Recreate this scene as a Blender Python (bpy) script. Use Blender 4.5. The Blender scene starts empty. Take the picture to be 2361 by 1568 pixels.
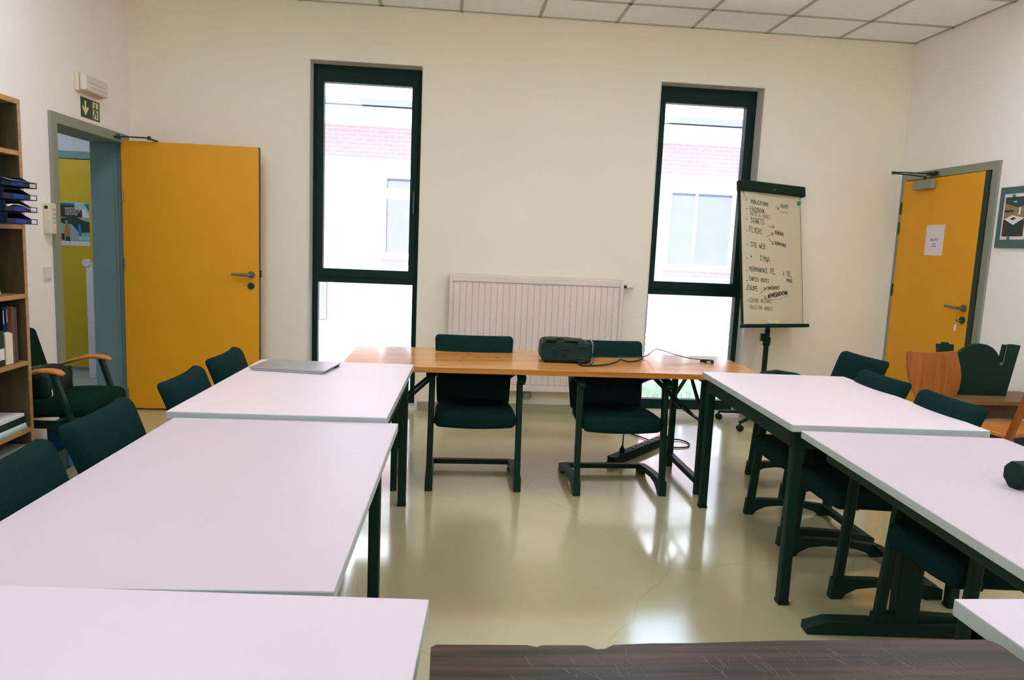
import bpy, bmesh, math, random
from mathutils import Vector, Matrix
from mathutils.geometry import tessellate_polygon
random.seed(7)
SC = bpy.context.scene
COL = SC.collection
PI = math.pi

# ------------------------------------------------------------------ camera
YAW, PITCH, ROLL = .09, .131, .043
F_PX = 1681.6
fw = Vector((math.sin(YAW)*math.cos(PITCH), math.cos(YAW)*math.cos(PITCH), -math.sin(PITCH)))
rt = Vector((math.cos(YAW), -math.sin(YAW), 0)); up = rt.cross(fw)
rt2 = math.cos(ROLL)*rt + math.sin(ROLL)*up; up2 = -math.sin(ROLL)*rt + math.cos(ROLL)*up
cam = bpy.data.cameras.new('camera'); cam.sensor_width = 36; cam.lens = F_PX/2361*36
cam.clip_start = .02
camo = bpy.data.objects.new('camera', cam); COL.objects.link(camo)
camo.matrix_world = Matrix(((rt2.x, up2.x, -fw.x, 2.447), (rt2.y, up2.y, -fw.y, -5.938), (rt2.z, up2.z, -fw.z, 1.395), (0, 0, 0, 1)))
SC.camera = camo

# ------------------------------------------------------------------ sky, sun, exposure
SKY = 4.0
world = bpy.data.worlds.new('sky'); SC.world = world; world.use_nodes = True
bg = world.node_tree.nodes['Background']; bg.inputs[0].default_value = (.60, .79, 1.0, 1); bg.inputs[1].default_value = SKY
sl = bpy.data.lights.new('sun', 'SUN'); sl.energy = 17.0; sl.angle = .01; sl.color = (1, .95, .9)
so = bpy.data.objects.new('sun', sl); COL.objects.link(so)
so.rotation_euler = Vector((.28, .62, -.72)).to_track_quat('-Z', 'Y').to_euler()
CEILING_LAMP = 9.8      # ceiling light panels, front row
PENDANT_FILL = 16.0     # unseen pendant tubes, added to brighten walls and near tables
CORRIDOR_FILL = 9.0  # strength of the unseen fitting added to light the corridor
vs = SC.view_settings
vs.view_transform = 'Standard'; vs.look = 'None'; vs.gamma = 1; vs.use_curve_mapping = False; vs.exposure = 0.0
SC.display_settings.display_device = 'sRGB'
SC.cycles.max_bounces = 10; SC.cycles.diffuse_bounces = 6; SC.cycles.glossy_bounces = 4
SC.cycles.transparent_max_bounces = 12; SC.cycles.sample_clamp_indirect = 8; SC.cycles.caustics_reflective = False

# ------------------------------------------------------------------ materials
def lin(c): c /= 255; return c/12.92 if c <= .04045 else ((c+.055)/1.055)**2.4
def S(r, g, b): return (lin(r), lin(g), lin(b), 1)
def mat(name, col, rough=.5, spec=.5, metal=0, ior=None, var=0, scale=4, bump=0, bscale=60, stretch=None):
    m = bpy.data.materials.new(name); m.use_nodes = True
    nt = m.node_tree; b = nt.nodes['Principled BSDF']
    b.inputs['Base Color'].default_value = col; b.inputs['Roughness'].default_value = rough
    b.inputs['Metallic'].default_value = metal; b.inputs['Specular IOR Level'].default_value = spec
    if ior: b.inputs['IOR'].default_value = ior
    tc = nt.nodes.new('ShaderNodeTexCoord')
    mp = nt.nodes.new('ShaderNodeMapping'); nt.links.new(tc.outputs['Object'], mp.inputs[0])
    if stretch: mp.inputs['Scale'].default_value = stretch
    n = nt.nodes.new('ShaderNodeTexNoise'); n.inputs['Scale'].default_value = scale; n.inputs['Detail'].default_value = 4
    nt.links.new(mp.outputs[0], n.inputs['Vector'])
    r = nt.nodes.new('ShaderNodeValToRGB'); v = var or .03
    r.color_ramp.elements[0].position = .3; r.color_ramp.elements[1].position = .7
    r.color_ramp.elements[0].color = tuple(c*(1-v) for c in col[:3])+(1,); r.color_ramp.elements[1].color = tuple(min(1, c*(1+v)) for c in col[:3])+(1,)
    nt.links.new(n.outputs['Fac'], r.inputs[0]); nt.links.new(r.outputs[0], b.inputs['Base Color'])
    if bump:
        n2 = nt.nodes.new('ShaderNodeTexNoise'); n2.inputs['Scale'].default_value = bscale; nt.links.new(tc.outputs['Object'], n2.inputs['Vector'])
        bp = nt.nodes.new('ShaderNodeBump'); bp.inputs['Strength'].default_value = bump; bp.inputs['Distance'].default_value = .01
        nt.links.new(n2.outputs['Fac'], bp.inputs['Height']); nt.links.new(bp.outputs[0], b.inputs['Normal'])
    return m
def wood(name, c1, c2, rough=.3, scale=3, stretch=(1, 14, 14), knots=False, spec=.5, ior=None, pos=(.3, .7)):
    m = bpy.data.materials.new(name); m.use_nodes = True; nt = m.node_tree; b = nt.nodes['Principled BSDF']
    b.inputs['Roughness'].default_value = rough; b.inputs['Specular IOR Level'].default_value = spec
    if ior: b.inputs['IOR'].default_value = ior
    tc = nt.nodes.new('ShaderNodeTexCoord'); mp = nt.nodes.new('ShaderNodeMapping'); mp.inputs['Scale'].default_value = stretch
    nt.links.new(tc.outputs['Object'], mp.inputs[0])
    n = nt.nodes.new('ShaderNodeTexNoise'); n.inputs['Scale'].default_value = scale; n.inputs['Detail'].default_value = 6; n.inputs['Distortion'].default_value = .6
    nt.links.new(mp.outputs[0], n.inputs['Vector'])
    r = nt.nodes.new('ShaderNodeValToRGB'); r.color_ramp.elements[0].position, r.color_ramp.elements[1].position = pos
    r.color_ramp.elements[0].color = c1; r.color_ramp.elements[1].color = c2
    nt.links.new(n.outputs['Fac'], r.inputs[0]); out = r.outputs[0]
    if knots:
        mp2 = nt.nodes.new('ShaderNodeMapping'); mp2.inputs['Scale'].default_value = (5, 11, 5); nt.links.new(tc.outputs['Object'], mp2.inputs[0])
        vo = nt.nodes.new('ShaderNodeTexVoronoi'); vo.inputs['Scale'].default_value = 1.0; nt.links.new(mp2.outputs[0], vo.inputs['Vector'])
        r2 = nt.nodes.new('ShaderNodeValToRGB'); r2.color_ramp.elements[0].position = .06; r2.color_ramp.elements[1].position = .13
        r2.color_ramp.elements[0].color = (.30, .18, .12, 1); r2.color_ramp.elements[1].color = (1, 1, 1, 1)
        nt.links.new(vo.outputs['Distance'], r2.inputs[0])
        mx = nt.nodes.new('ShaderNodeMixRGB'); mx.blend_type = 'MULTIPLY'; mx.inputs[0].default_value = .8
        nt.links.new(out, mx.inputs[1]); nt.links.new(r2.outputs[0], mx.inputs[2]); out = mx.outputs[0]
    nt.links.new(out, b.inputs['Base Color'])
    return m
def emit(name, col, s):
    m = bpy.data.materials.new(name); m.use_nodes = True; nt = m.node_tree; nt.nodes.clear()
    e = nt.nodes.new('ShaderNodeEmission'); e.inputs[0].default_value = col; e.inputs[1].default_value = s
    o = nt.nodes.new('ShaderNodeOutputMaterial'); nt.links.new(e.outputs[0], o.inputs[0]); return m
def glassmat():
    m = bpy.data.materials.new('window_glass'); m.use_nodes = True; nt = m.node_tree; nt.nodes.clear()
    t = nt.nodes.new('ShaderNodeBsdfTransparent'); t.inputs[0].default_value = (.96, .975, .98, 1)
    g = nt.nodes.new('ShaderNodeBsdfGlossy'); g.inputs['Roughness'].default_value = .02
    f = nt.nodes.new('ShaderNodeFresnel'); f.inputs[0].default_value = 1.45
    mx = nt.nodes.new('ShaderNodeMixShader'); o = nt.nodes.new('ShaderNodeOutputMaterial')
    nt.links.new(f.outputs[0], mx.inputs[0]); nt.links.new(t.outputs[0], mx.inputs[1]); nt.links.new(g.outputs[0], mx.inputs[2]); nt.links.new(mx.outputs[0], o.inputs[0])
    return m
def floormat():
    m = mat('polished_screed', S(192, 181, 138), .16, var=.1, scale=1.3); nt = m.node_tree; b = nt.nodes['Principled BSDF']
    b.inputs['IOR'].default_value = 3.1
    tc = nt.nodes.new('ShaderNodeTexCoord')
    n = nt.nodes.new('ShaderNodeTexNoise'); n.inputs['Scale'].default_value = 2.2; n.inputs['Detail'].default_value = 5; nt.links.new(tc.outputs['Object'], n.inputs['Vector'])
    mr = nt.nodes.new('ShaderNodeMapRange'); mr.inputs[1].default_value = .3; mr.inputs[2].default_value = .7; mr.inputs[3].default_value = .09; mr.inputs[4].default_value = .2
    nt.links.new(n.outputs['Fac'], mr.inputs[0]); nt.links.new(mr.outputs[0], b.inputs['Roughness'])
    # hairline cracks
    n3 = nt.nodes.new('ShaderNodeTexNoise'); n3.inputs['Scale'].default_value = 3; nt.links.new(tc.outputs['Object'], n3.inputs['Vector'])
    mx0 = nt.nodes.new('ShaderNodeMixRGB'); mx0.inputs[0].default_value = .12; nt.links.new(tc.outputs['Object'], mx0.inputs[1]); nt.links.new(n3.outputs['Color'], mx0.inputs[2])
    vo = nt.nodes.new('ShaderNodeTexVoronoi'); vo.feature = 'DISTANCE_TO_EDGE'; vo.inputs['Scale'].default_value = .8; nt.links.new(mx0.outputs[0], vo.inputs['Vector'])
    cr = nt.nodes.new('ShaderNodeValToRGB'); cr.color_ramp.elements[0].position = .0015; cr.color_ramp.elements[1].position = .004
    cr.color_ramp.elements[0].color = (.7, .7, .68, 1); cr.color_ramp.elements[1].color = (1, 1, 1, 1)
    nt.links.new(vo.outputs['Distance'], cr.inputs[0])
    base = b.inputs['Base Color'].links[0].from_socket
    mx = nt.nodes.new('ShaderNodeMixRGB'); mx.blend_type = 'MULTIPLY'; mx.inputs[0].default_value = .4
    nt.links.new(base, mx.inputs[1]); nt.links.new(cr.outputs[0], mx.inputs[2]); nt.links.new(mx.outputs[0], b.inputs['Base Color'])
    return m
def brickmat():
    m = bpy.data.materials.new('pale_brick'); m.use_nodes = True; nt = m.node_tree; b = nt.nodes['Principled BSDF']; b.inputs['Roughness'].default_value = .9
    tc = nt.nodes.new('ShaderNodeTexCoord'); mp = nt.nodes.new('ShaderNodeMapping'); mp.inputs['Rotation'].default_value = (PI/2, 0, 0)
    nt.links.new(tc.outputs['Object'], mp.inputs[0])
    k = nt.nodes.new('ShaderNodeTexBrick'); nt.links.new(mp.outputs[0], k.inputs['Vector'])
    k.inputs['Scale'].default_value = 1; k.inputs['Brick Width'].default_value = .21; k.inputs['Row Height'].default_value = .07; k.inputs['Mortar Size'].default_value = .006
    k.inputs['Color1'].default_value = S(196, 152, 150); k.inputs['Color2'].default_value = S(188, 146, 146); k.inputs['Mortar'].default_value = S(208, 190, 188)
    nt.links.new(k.outputs[0], b.inputs['Base Color']); return m

DK = (.0045, .025, .0155, 1)
M = {}
M['wall'] = mat('painted_plaster', S(240, 233, 212), .85, var=.025, scale=1.1, bump=.04, bscale=220)
M['wallside'] = mat('lightened_plaster', S(249, 243, 236), .85, var=.02, scale=1.1, bump=.04, bscale=220)  # wall paint made lighter to stand for stronger light on the side walls
M['ceil'] = mat('mineral_tile', S(250, 252, 255), .9, var=.03, scale=40)
M['grid'] = mat('grid_metal', S(176, 182, 158), .6)
M['floor'] = floormat()
M['corrfloor'] = mat('corridor_floor', S(150, 170, 172), .25, var=.08, scale=2)
M['corrwall'] = mat('corridor_wall', S(205, 205, 215), .8)
M['frame'] = mat('window_frame_metal', (.0035, .025, .018, 1), .5, spec=.15)
M['glass'] = glassmat()
M['reveal'] = mat('white_reveal', S(226, 222, 218), .8)
M['yellow'] = mat('yellow_laminate', S(228, 160, 2), .5, var=.03, scale=2)
M['yellow2'] = mat('ochre_laminate', S(200, 170, 34), .5)
M['edge'] = mat('door_edge', S(44, 56, 36), .6)
M['greyframe'] = mat('grey_door_frame', S(140, 146, 128), .5)
M['bluegrey'] = mat('bluegrey_jamb', S(112, 140, 140), .55)
M['steel'] = mat('brushed_steel', S(120, 130, 120), .32, metal=.85)
M['darksteel'] = mat('dark_steel', S(40, 66, 56), .3, metal=.5)
M['white'] = mat('white_lacquer', S(222, 214, 206), .4)
M['tabletop'] = mat('white_melamine', S(222, 206, 208), .42, spec=.2, var=.012, scale=3)
M['tabletop3'] = mat('pale_melamine', S(211, 198, 206), .4, spec=.25, var=.012, scale=3)
M['tabletop2'] = mat('offwhite_melamine', S(202, 188, 192), .4, spec=.25, var=.015, scale=3)
M['tableedge'] = mat('grey_edge_band', S(176, 186, 184), .45)
M['black'] = mat('black_metal', DK, .5, spec=.15)
M['blackp'] = mat('black_plastic', (.004, .021, .0135, 1), .55, spec=.15)
M['fabric'] = mat('dark_fabric', (.0055, .0245, .0215, 1), .95, spec=.04, var=.25, scale=220, bump=.25, bscale=500)
M['fabric2'] = mat('black_fabric', (.0045, .022, .0145, 1), .9, spec=.04, var=.2, scale=200)
M['pine'] = wood('varnished_pine', S(192, 122, 50), S(226, 164, 88), .16, 2.2, (1, 16, 16), knots=True, ior=1.5)
M['pineedge'] = wood('pine_edge', S(165, 100, 30), S(200, 134, 55), .25, 2.2, (1, 16, 16))
M['rose'] = wood('dark_rosewood', S(28, 28, 22), S(90, 58, 40), .38, 2.4, (.9, 22, 22), spec=.3, pos=(.40, .76))
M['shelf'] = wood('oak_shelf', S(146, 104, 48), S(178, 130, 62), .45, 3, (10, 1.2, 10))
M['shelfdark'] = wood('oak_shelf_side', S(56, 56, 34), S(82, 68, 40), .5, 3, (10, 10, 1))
M['arm'] = wood('beech_arm', S(196, 118, 44), S(222, 142, 62), .3, 4, (1, 8, 8))
M['teak'] = wood('teak_ply', S(140, 78, 28), S(176, 100, 44), .35, 3, (12, 12, 1))
M['teakdark'] = wood('brown_wood', S(96, 72, 34), S(130, 94, 48), .5, 3, (1, 10, 10))
M['tan'] = mat('tan_upholstery', S(150, 124, 78), .9, var=.1, scale=60)
M['paper'] = mat('paper_white', S(226, 216, 218), .8)
M['flippaper'] = mat('flipchart_paper', S(208, 198, 166), .85, var=.03, scale=2)
M['ink'] = mat('marker_ink', S(62, 66, 50), .8)
M['inkfaint'] = mat('faint_marker_ink', S(138, 128, 102), .8)
M['inkblack'] = mat('print_ink', S(40, 48, 44), .8)
M['cream'] = mat('cream_plastic', S(222, 208, 180), .5)
M['green'] = mat('green_magnet', S(40, 150, 110), .3)
M['signgreen'] = mat('exit_green', S(16, 62, 40), .5)
M['signlum'] = mat('luminescent_cream', S(228, 226, 160), .6)
M['radiator'] = mat('radiator_enamel', S(228, 214, 204), .4)
M['base'] = mat('grey_skirting', S(156, 150, 122), .4)
M['silver'] = mat('silver_lid', S(170, 172, 172), .3, metal=.6)
M['scratch'] = mat('scratched_wood', S(128, 106, 86), .7)
M['red'] = mat('red_print', S(196, 44, 32), .5)
M['orange'] = mat('orange_print', S(222, 110, 50), .5)
M['grey'] = mat('grey_board', S(120, 126, 112), .7)
M['greyd'] = mat('dark_grey_board', S(48, 70, 66), .7)
M['blue'] = mat('blue_plastic', S(12, 54, 150), .6, spec=.2)
M['navy'] = mat('navy_plastic', S(10, 34, 56), .6, spec=.2)
M['bluebin'] = mat('blue_bin', S(10, 92, 140), .4)
M['teal'] = mat('poster_teal', S(50, 100, 98), .6)
M['frameboard'] = mat('slate_board', S(70, 100, 96), .6)
M['redbrown'] = mat('redbrown_cover', S(120, 66, 48), .6)
M['skyblue'] = mat('print_blue', S(20, 120, 165), .6)
M['lightblue'] = mat('print_pale_blue', S(150, 196, 196), .6)
M['brown'] = mat('print_brown', S(62, 46, 36), .6)
M['tancoat'] = mat('print_tan', S(176, 118, 56), .6)
M['pdark'] = mat('print_dark', S(28, 58, 48), .6)
M['pgrey'] = mat('print_grey', S(140, 164, 160), .6)
M['brick'] = brickmat()
M['fascia'] = mat('pale_fascia', S(236, 236, 238), .7)
M['paving'] = mat('pale_paving', S(208, 213, 222), .9, var=.04, scale=2)
M['grass'] = mat('grass_blades', S(196, 214, 176), .9, var=.12, scale=30)
M['twig'] = mat('grey_twig', S(140, 138, 150), .9)
M['bluepane'] = mat('bluish_pane', S(106, 107, 122), .4)
M['lamp'] = emit('lamp_diffuser', (.92, .98, 1.12, 1), CEILING_LAMP)
M['lamp3'] = emit('fill_tube', (.92, .98, 1.12, 1), PENDANT_FILL)
M['lamp2'] = emit('corridor_fill', (.88, .96, 1, 1), CORRIDOR_FILL)

# ------------------------------------------------------------------ helpers
class MB:
    def __init__(s): s.bm = bmesh.new()
    def box(s, a, b, mtx=None):
        a, b = Vector(a), Vector(b); r = bmesh.ops.create_cube(s.bm, size=1)
        T = Matrix.Translation((a+b)/2) @ Matrix.Diagonal((abs(b.x-a.x), abs(b.y-a.y), abs(b.z-a.z), 1))
        bmesh.ops.transform(s.bm, matrix=(mtx @ T) if mtx else T, verts=r['verts']); return s
    def bar(s, p, q, w, h, upv=(0, 0, 1)):
        p, q = Vector(p), Vector(q); d = (q-p).normalized(); u = Vector(upv)
        if abs(d.dot(u)) > .98: u = Vector((0, 1, 0))
        x = d.cross(u).normalized(); y = x.cross(d)
        vs_ = [s.bm.verts.new(c + x*sx*w/2 + y*sy*h/2) for c in (p, q) for sx, sy in ((-1, -1), (1, -1), (1, 1), (-1, 1))]
        for f in ((3, 2, 1, 0), (4, 5, 6, 7), (0, 1, 5, 4), (1, 2, 6, 5), (2, 3, 7, 6), (3, 0, 4, 7)): s.bm.faces.new([vs_[i] for i in f])
        return s
    def tube(s, pts, r, n=10, sq=1.0, refup=(0, 0, 1)):
        pts = [Vector(p) for p in pts]; rings = []
        for i, p in enumerate(pts):
            d = (pts[min(i+1, len(pts)-1)]-pts[max(i-1, 0)]).normalized(); u = Vector(refup)
            if abs(d.dot(u)) > .97: u = Vector((0, 1, 0)) if abs(d.y) < .9 else Vector((1, 0, 0))
            x = d.cross(u).normalized(); y = x.cross(d); rr = r[i] if isinstance(r, (list, tuple)) else r
            rings.append([s.bm.verts.new(p + x*math.cos(2*PI*k/n)*rr + y*math.sin(2*PI*k/n)*rr*sq) for k in range(n)])
        for a, b in zip(rings, rings[1:]):
            for k in range(n): s.bm.faces.new((a[k], a[(k+1) % n], b[(k+1) % n], b[k]))
        s.bm.faces.new(rings[0][::-1]); s.bm.faces.new(rings[-1]); return s
    def ring(s, o, ax, ay, w, h, b, t):
        '''four non-overlapping rails around a w x h opening frame; b=(left,right,bottom,top) rail widths, t thickness along ax x ay'''
        l, r_, bo, tp = b
        for x0, y0, x1, y1 in ((0, 0, l, h), (w-r_, 0, w, h), (l, 0, w-r_, bo), (l, h-tp, w-r_, h)):
            if x1-x0 > 1e-6 and y1-y0 > 1e-6: s.prism([(x0, y0), (x1, y0), (x1, y1), (x0, y1)], (o, ax, ay), t)
        return s
    def prism(s, poly, frame, t):
        """poly 2-D outline in the plane frame=(origin, ax, ay), thick t along ax x ay"""
        o, ax, ay = (Vector(v) for v in frame); nz = ax.cross(ay).normalized()
        bot = [s.bm.verts.new(o + ax*x + ay*y) for x, y in poly]; top = [s.bm.verts.new(v.co + nz*t) for v in bot]
        n = len(poly)
        if n <= 4: s.bm.faces.new(bot[::-1]); s.bm.faces.new(top)
        else:
            for tri in tessellate_polygon([[Vector((x, y, 0)) for x, y in poly]]):
                try: s.bm.faces.new([bot[i] for i in tri][::-1]); s.bm.faces.new([top[i] for i in tri])
                except ValueError: pass
        for k in range(n): s.bm.faces.new((bot[k], bot[(k+1) % n], top[(k+1) % n], top[k]))
        return s
    def cyl(s, c, r, h, axis='z', n=24, r2=None):
        m = bmesh.ops.create_cone(s.bm, cap_ends=True, segments=n, radius1=r, radius2=r if r2 is None else r2, depth=h)
        R = {'z': Matrix(), 'x': Matrix.Rotation(PI/2, 4, 'Y'), 'y': Matrix.Rotation(-PI/2, 4, 'X')}[axis]
        bmesh.ops.transform(s.bm, matrix=Matrix.Translation(c) @ R, verts=m['verts']); return s
    def ball(s, c, r, sc=(1, 1, 1)):
        m = bmesh.ops.create_uvsphere(s.bm, u_segments=16, v_segments=10, radius=r)
        bmesh.ops.transform(s.bm, matrix=Matrix.Translation(c) @ Matrix.Diagonal((*sc, 1)), verts=m['verts']); return s
    def ribbon(s, pts, w, frame, t=.0006):
        """flat strokes on the plane frame: pts 2-D"""
        o, ax, ay = (Vector(v) for v in frame); nz = ax.cross(ay).normalized()
        for (x0, y0), (x1, y1) in zip(pts, pts[1:]):
            d = Vector((x1-x0, y1-y0)); L = d.length
            if L < 1e-6: continue
            d /= L; nrm = Vector((-d.y, d.x))*w/2; e = d*w*.35
            q = [(x0-e.x-nrm.x, y0-e.y-nrm.y), (x1+e.x-nrm.x, y1+e.y-nrm.y), (x1+e.x+nrm.x, y1+e.y+nrm.y), (x0-e.x+nrm.x, y0-e.y+nrm.y)]
            s.prism(q, (o, ax, ay), t)
        return s
    def build(s, name, m, parent=None, bevel=0, smooth=False, seg=2):
        bmesh.ops.recalc_face_normals(s.bm, faces=s.bm.faces)
        me = bpy.data.meshes.new(name); s.bm.to_mesh(me); s.bm.free()
        ms = m if isinstance(m, (list, tuple)) else [m]
        for k in ms: me.materials.append(M[k] if isinstance(k, str) else k)
        o = bpy.data.objects.new(name, me); COL.objects.link(o)
        if parent: o.parent = parent
        if smooth:
            for p in me.polygons: p.use_smooth = True
        if bevel:
            b = o.modifiers.new('bevel', 'BEVEL'); b.width = bevel; b.segments = seg; b.limit_method = 'ANGLE'; b.angle_limit = math.radians(40)
            b.harden_normals = False
        return o
def pad(w, d, h, r, fn, parent, name, m, nx=8, ny=8, nz=1):
    """upholstered rounded block, deformed by fn(x,y,z)->(x,y,z)"""
    bm = bmesh.new(); bmesh.ops.create_cube(bm, size=1)
    bmesh.ops.transform(bm, matrix=Matrix.Diagonal((w, d, h, 1)), verts=bm.verts)
    for ax, n, L in ((0, nx, w), (1, ny, d), (2, nz, h)):
        for i in range(1, n):
            no = [0, 0, 0]; no[ax] = 1; co = [0, 0, 0]; co[ax] = -L/2 + L*i/n
            bmesh.ops.bisect_plane(bm, geom=bm.verts[:]+bm.edges[:]+bm.faces[:], plane_co=co, plane_no=no)
    ed = [e for e in bm.edges if len(e.link_faces) == 2 and e.link_faces[0].normal.dot(e.link_faces[1].normal) < .5]
    bm.normal_update()
    ed = [e for e in bm.edges if len(e.link_faces) == 2 and e.calc_face_angle(0) > .5]
    bmesh.ops.bevel(bm, geom=ed, offset=r, segments=4, profile=.5, affect='EDGES', clamp_overlap=True)
    for v in bm.verts: v.co = fn(*v.co)
    s = MB(); s.bm.free(); s.bm = bm
    return s.build(name, m, parent, smooth=True)
def empty(name, loc=(0, 0, 0), rz=0):
    o = bpy.data.objects.new(name, None); o.empty_display_size = .1; COL.objects.link(o); o.location = loc; o.rotation_euler = (0, 0, rz); return o
def tag(o, label=None, cat=None, group=None, kind=None):
    for k, v in (('label', label), ('category', cat), ('group', group), ('kind', kind)):
        if v: o[k] = v
    return o
def thing(name, label, cat, loc=(0, 0, 0), rz=0, group=None, kind=None): return tag(empty(name, loc, rz), label, cat, group, kind)
def copy_tree(o, parent=None):
    c = o.copy(); COL.objects.link(c)
    if parent: c.parent = parent
    for ch in list(o.children): copy_tree(ch, c)
    return c
def struct(name, mb, m, label=None, cat=None, **k): return tag(mb.build(name, m, **k), label, cat, kind='structure')
def text(name, s, size, frame, m, parent, t=.0008, align='LEFT', sx=1.0, font=None):
    cu = bpy.data.curves.new(name, 'FONT'); cu.body = s; cu.size = size; cu.align_x = align; cu.extrude = t/2
    tmp = bpy.data.objects.new('tmp', cu); COL.objects.link(tmp)
    dg = bpy.context.evaluated_depsgraph_get(); me = bpy.data.meshes.new_from_object(tmp.evaluated_get(dg))
    bpy.data.objects.remove(tmp); o_, ax, ay = (Vector(v) for v in frame); nz = ax.cross(ay)
    T = Matrix(((ax.x, ay.x, nz.x, o_.x), (ax.y, ay.y, nz.y, o_.y), (ax.z, ay.z, nz.z, o_.z), (0, 0, 0, 1)))
    me.transform(T @ Matrix.Diagonal((sx, 1, 1, 1))); me.materials.clear(); me.materials.append(M[m])
    o = bpy.data.objects.new(name, me); COL.objects.link(o); o.parent = parent; return o

# ================================================================== ROOM
H, XR, YB = 3.153, 6.19, -9.2
WT = .22
W1 = (1.338, 2.2); W2 = (4.09, 4.95); WZ = (0.03, 2.733)
# far wall with two tall openings
w = MB()
for x0, x1 in ((-.22, W1[0]), (W1[1], W2[0]), (W2[1], XR+.2)): w.box((x0, 0, 0), (x1, WT+.1, H+.2))
for a, b in (W1, W2): w.box((a, 0, WZ[1]), (b, WT+.1, H+.2)); w.box((a, .02, -.05), (b, WT+.1, WZ[0]))
struct('wall_far', w, 'wall', 'pale wall with two tall narrow windows', 'wall')
LD = (-1.093, -.14, 2.012)   # left doorway
w = MB(); w.box((-.226, YB, 0), (0, LD[0]-.005, H+.2)); w.box((-.226, LD[1]+.005, 0), (0, 0, H+.2)); w.box((-.226, LD[0]-.005, LD[2]+.005), (0, LD[1]+.005, H+.2))
struct('wall_left', w, 'wallside', 'pale side wall with the open yellow door', 'wall')
RD = (-1.085, -.10, 2.052)   # right doorway
w = MB(); w.box((XR, YB, 0), (XR+.2, RD[0], H+.2)); w.box((XR, RD[1], 0), (XR+.2, 0, H+.2)); w.box((XR, RD[0], RD[2]), (XR+.2, RD[1], H+.2)); w.box((XR+.16, RD[0]-.05, 0), (XR+.2, RD[1]+.05, RD[2]+.05))
struct('wall_right', w, 'wallside', 'pale side wall with the shut yellow door', 'wall')
struct('wall_near', MB().box((-.22, YB-.2, 0), (XR+.2, YB, H+.2)), 'wallside', 'pale wall behind the viewer', 'wall')
struct('floor', MB().box((-.22, YB-.2, -.1), (XR+.2, .02, 0)), 'floor', 'glossy beige resin floor of the meeting room', 'floor')
# ceiling of tiles in a grid
w = MB()
xs = [0] + [.649+.6105*i for i in range(9)] + [XR]
ys = [0] + [-.465-.61*i for i in range(15)]; ys = [y for y in ys if y > YB] + [YB]
LIGHTS = [(x, y) for y in (3, 6) for x in (1, 5, 8)]   # cells (x index, first y index), each two cells long
taken = {(x, y+k) for x, y in LIGHTS for k in (0, 1)}
for i in range(len(xs)-1):
    for j in range(len(ys)-1):
        if (i, j) in taken: continue
        w.box((xs[i]+.012, ys[j+1]+.012, H+.006), (xs[i+1]-.012, ys[j]-.012, H+.022))
w.box((-.2, YB-.2, H+.2), (XR+.2, .2, H+.24))
ce = struct('ceiling', w, 'ceil', 'suspended ceiling of pale square tiles', 'ceiling')
g = MB()
for x in xs[1:-1]: g.box((x-.012, YB, H), (x+.012, 0, H+.008))
for y in ys[1:-1]: g.box((0, y-.012, H), (XR, y+.012, H+.008))
g.box((0, -.02, H), (XR, 0, H+.008)); g.box((XR-.02, YB, H), (XR, 0, H+.008)); g.box((0, YB, H), (.02, 0, H+.008))
g.build('ceiling_grid', 'grid', ce)
for n, (i, j) in enumerate(LIGHTS):
    t = thing('ceiling_light', 'white recessed ceiling light panel above the tables', 'ceiling light', ((xs[i]+xs[i+1])/2, (ys[j]+ys[j+2])/2, H), 0, 'ceiling light panels')
    a, b = (xs[i+1]-xs[i])/2-.012, (ys[j]-ys[j+2])/2-.012
    f = MB(); f.box((-a, -b, .004), (a, -b+.03, .08)); f.box((-a, b-.03, .004), (a, b, .08)); f.box((-a, -b, .004), (-a+.03, b, .08)); f.box((a-.03, -b, .004), (a, b, .08)); f.box((-a, -b, .08), (a, b, .085))
    f.build('light_frame', 'white', t)
    MB().box((-a+.03, -b+.03, .03), (a-.03, b-.03, .036)).build('diffuser', 'lamp', t)
for x in (1.55, 4.65):  # invented tubes behind the camera, throwing level light onto the far wall
    for y in (-6.6, -8.2):
        t = thing('added_pendant', 'unseen white tube light added to brighten the room from behind the viewer', 'added pendant light', (x, y, 2.2), 0, 'added pendant tube lights')
        MB().cyl((0, 0, 0), .045, 1.5, 'x', 20).build('fill_tube', 'lamp3', t)
        MB().cyl((-.77, 0, 0), .048, .04, 'x', 20).build('end_cap', 'white', t); MB().cyl((.77, 0, 0), .048, .04, 'x', 20).build('end_cap', 'white', t)
        for sx in (-.77, .77): MB().cyl((sx, 0, .495), .003, .91, 'z', 6).build('suspension_wire', 'steel', t)
# skirting
for nm, a, b in (('baseboard_far', (W1[1]+.02, -.014, 0), (W2[0]-.02, 0, .075)), ('baseboard_far.001', (.0, -.014, 0), (W1[0]-.02, 0, .075)), ('baseboard_far.002', (W2[1]+.02, -.014, 0), (XR, 0, .075)),
                 ('baseboard_left', (0, YB, 0), (.014, LD[0]-.09, .075)), ('baseboard_right', (XR-.014, YB, 0), (XR, RD[0]-.07, .075))):
    struct(nm, MB().box(a, b), 'base', 'low greyish skirting along the wall foot', 'skirting')

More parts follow.
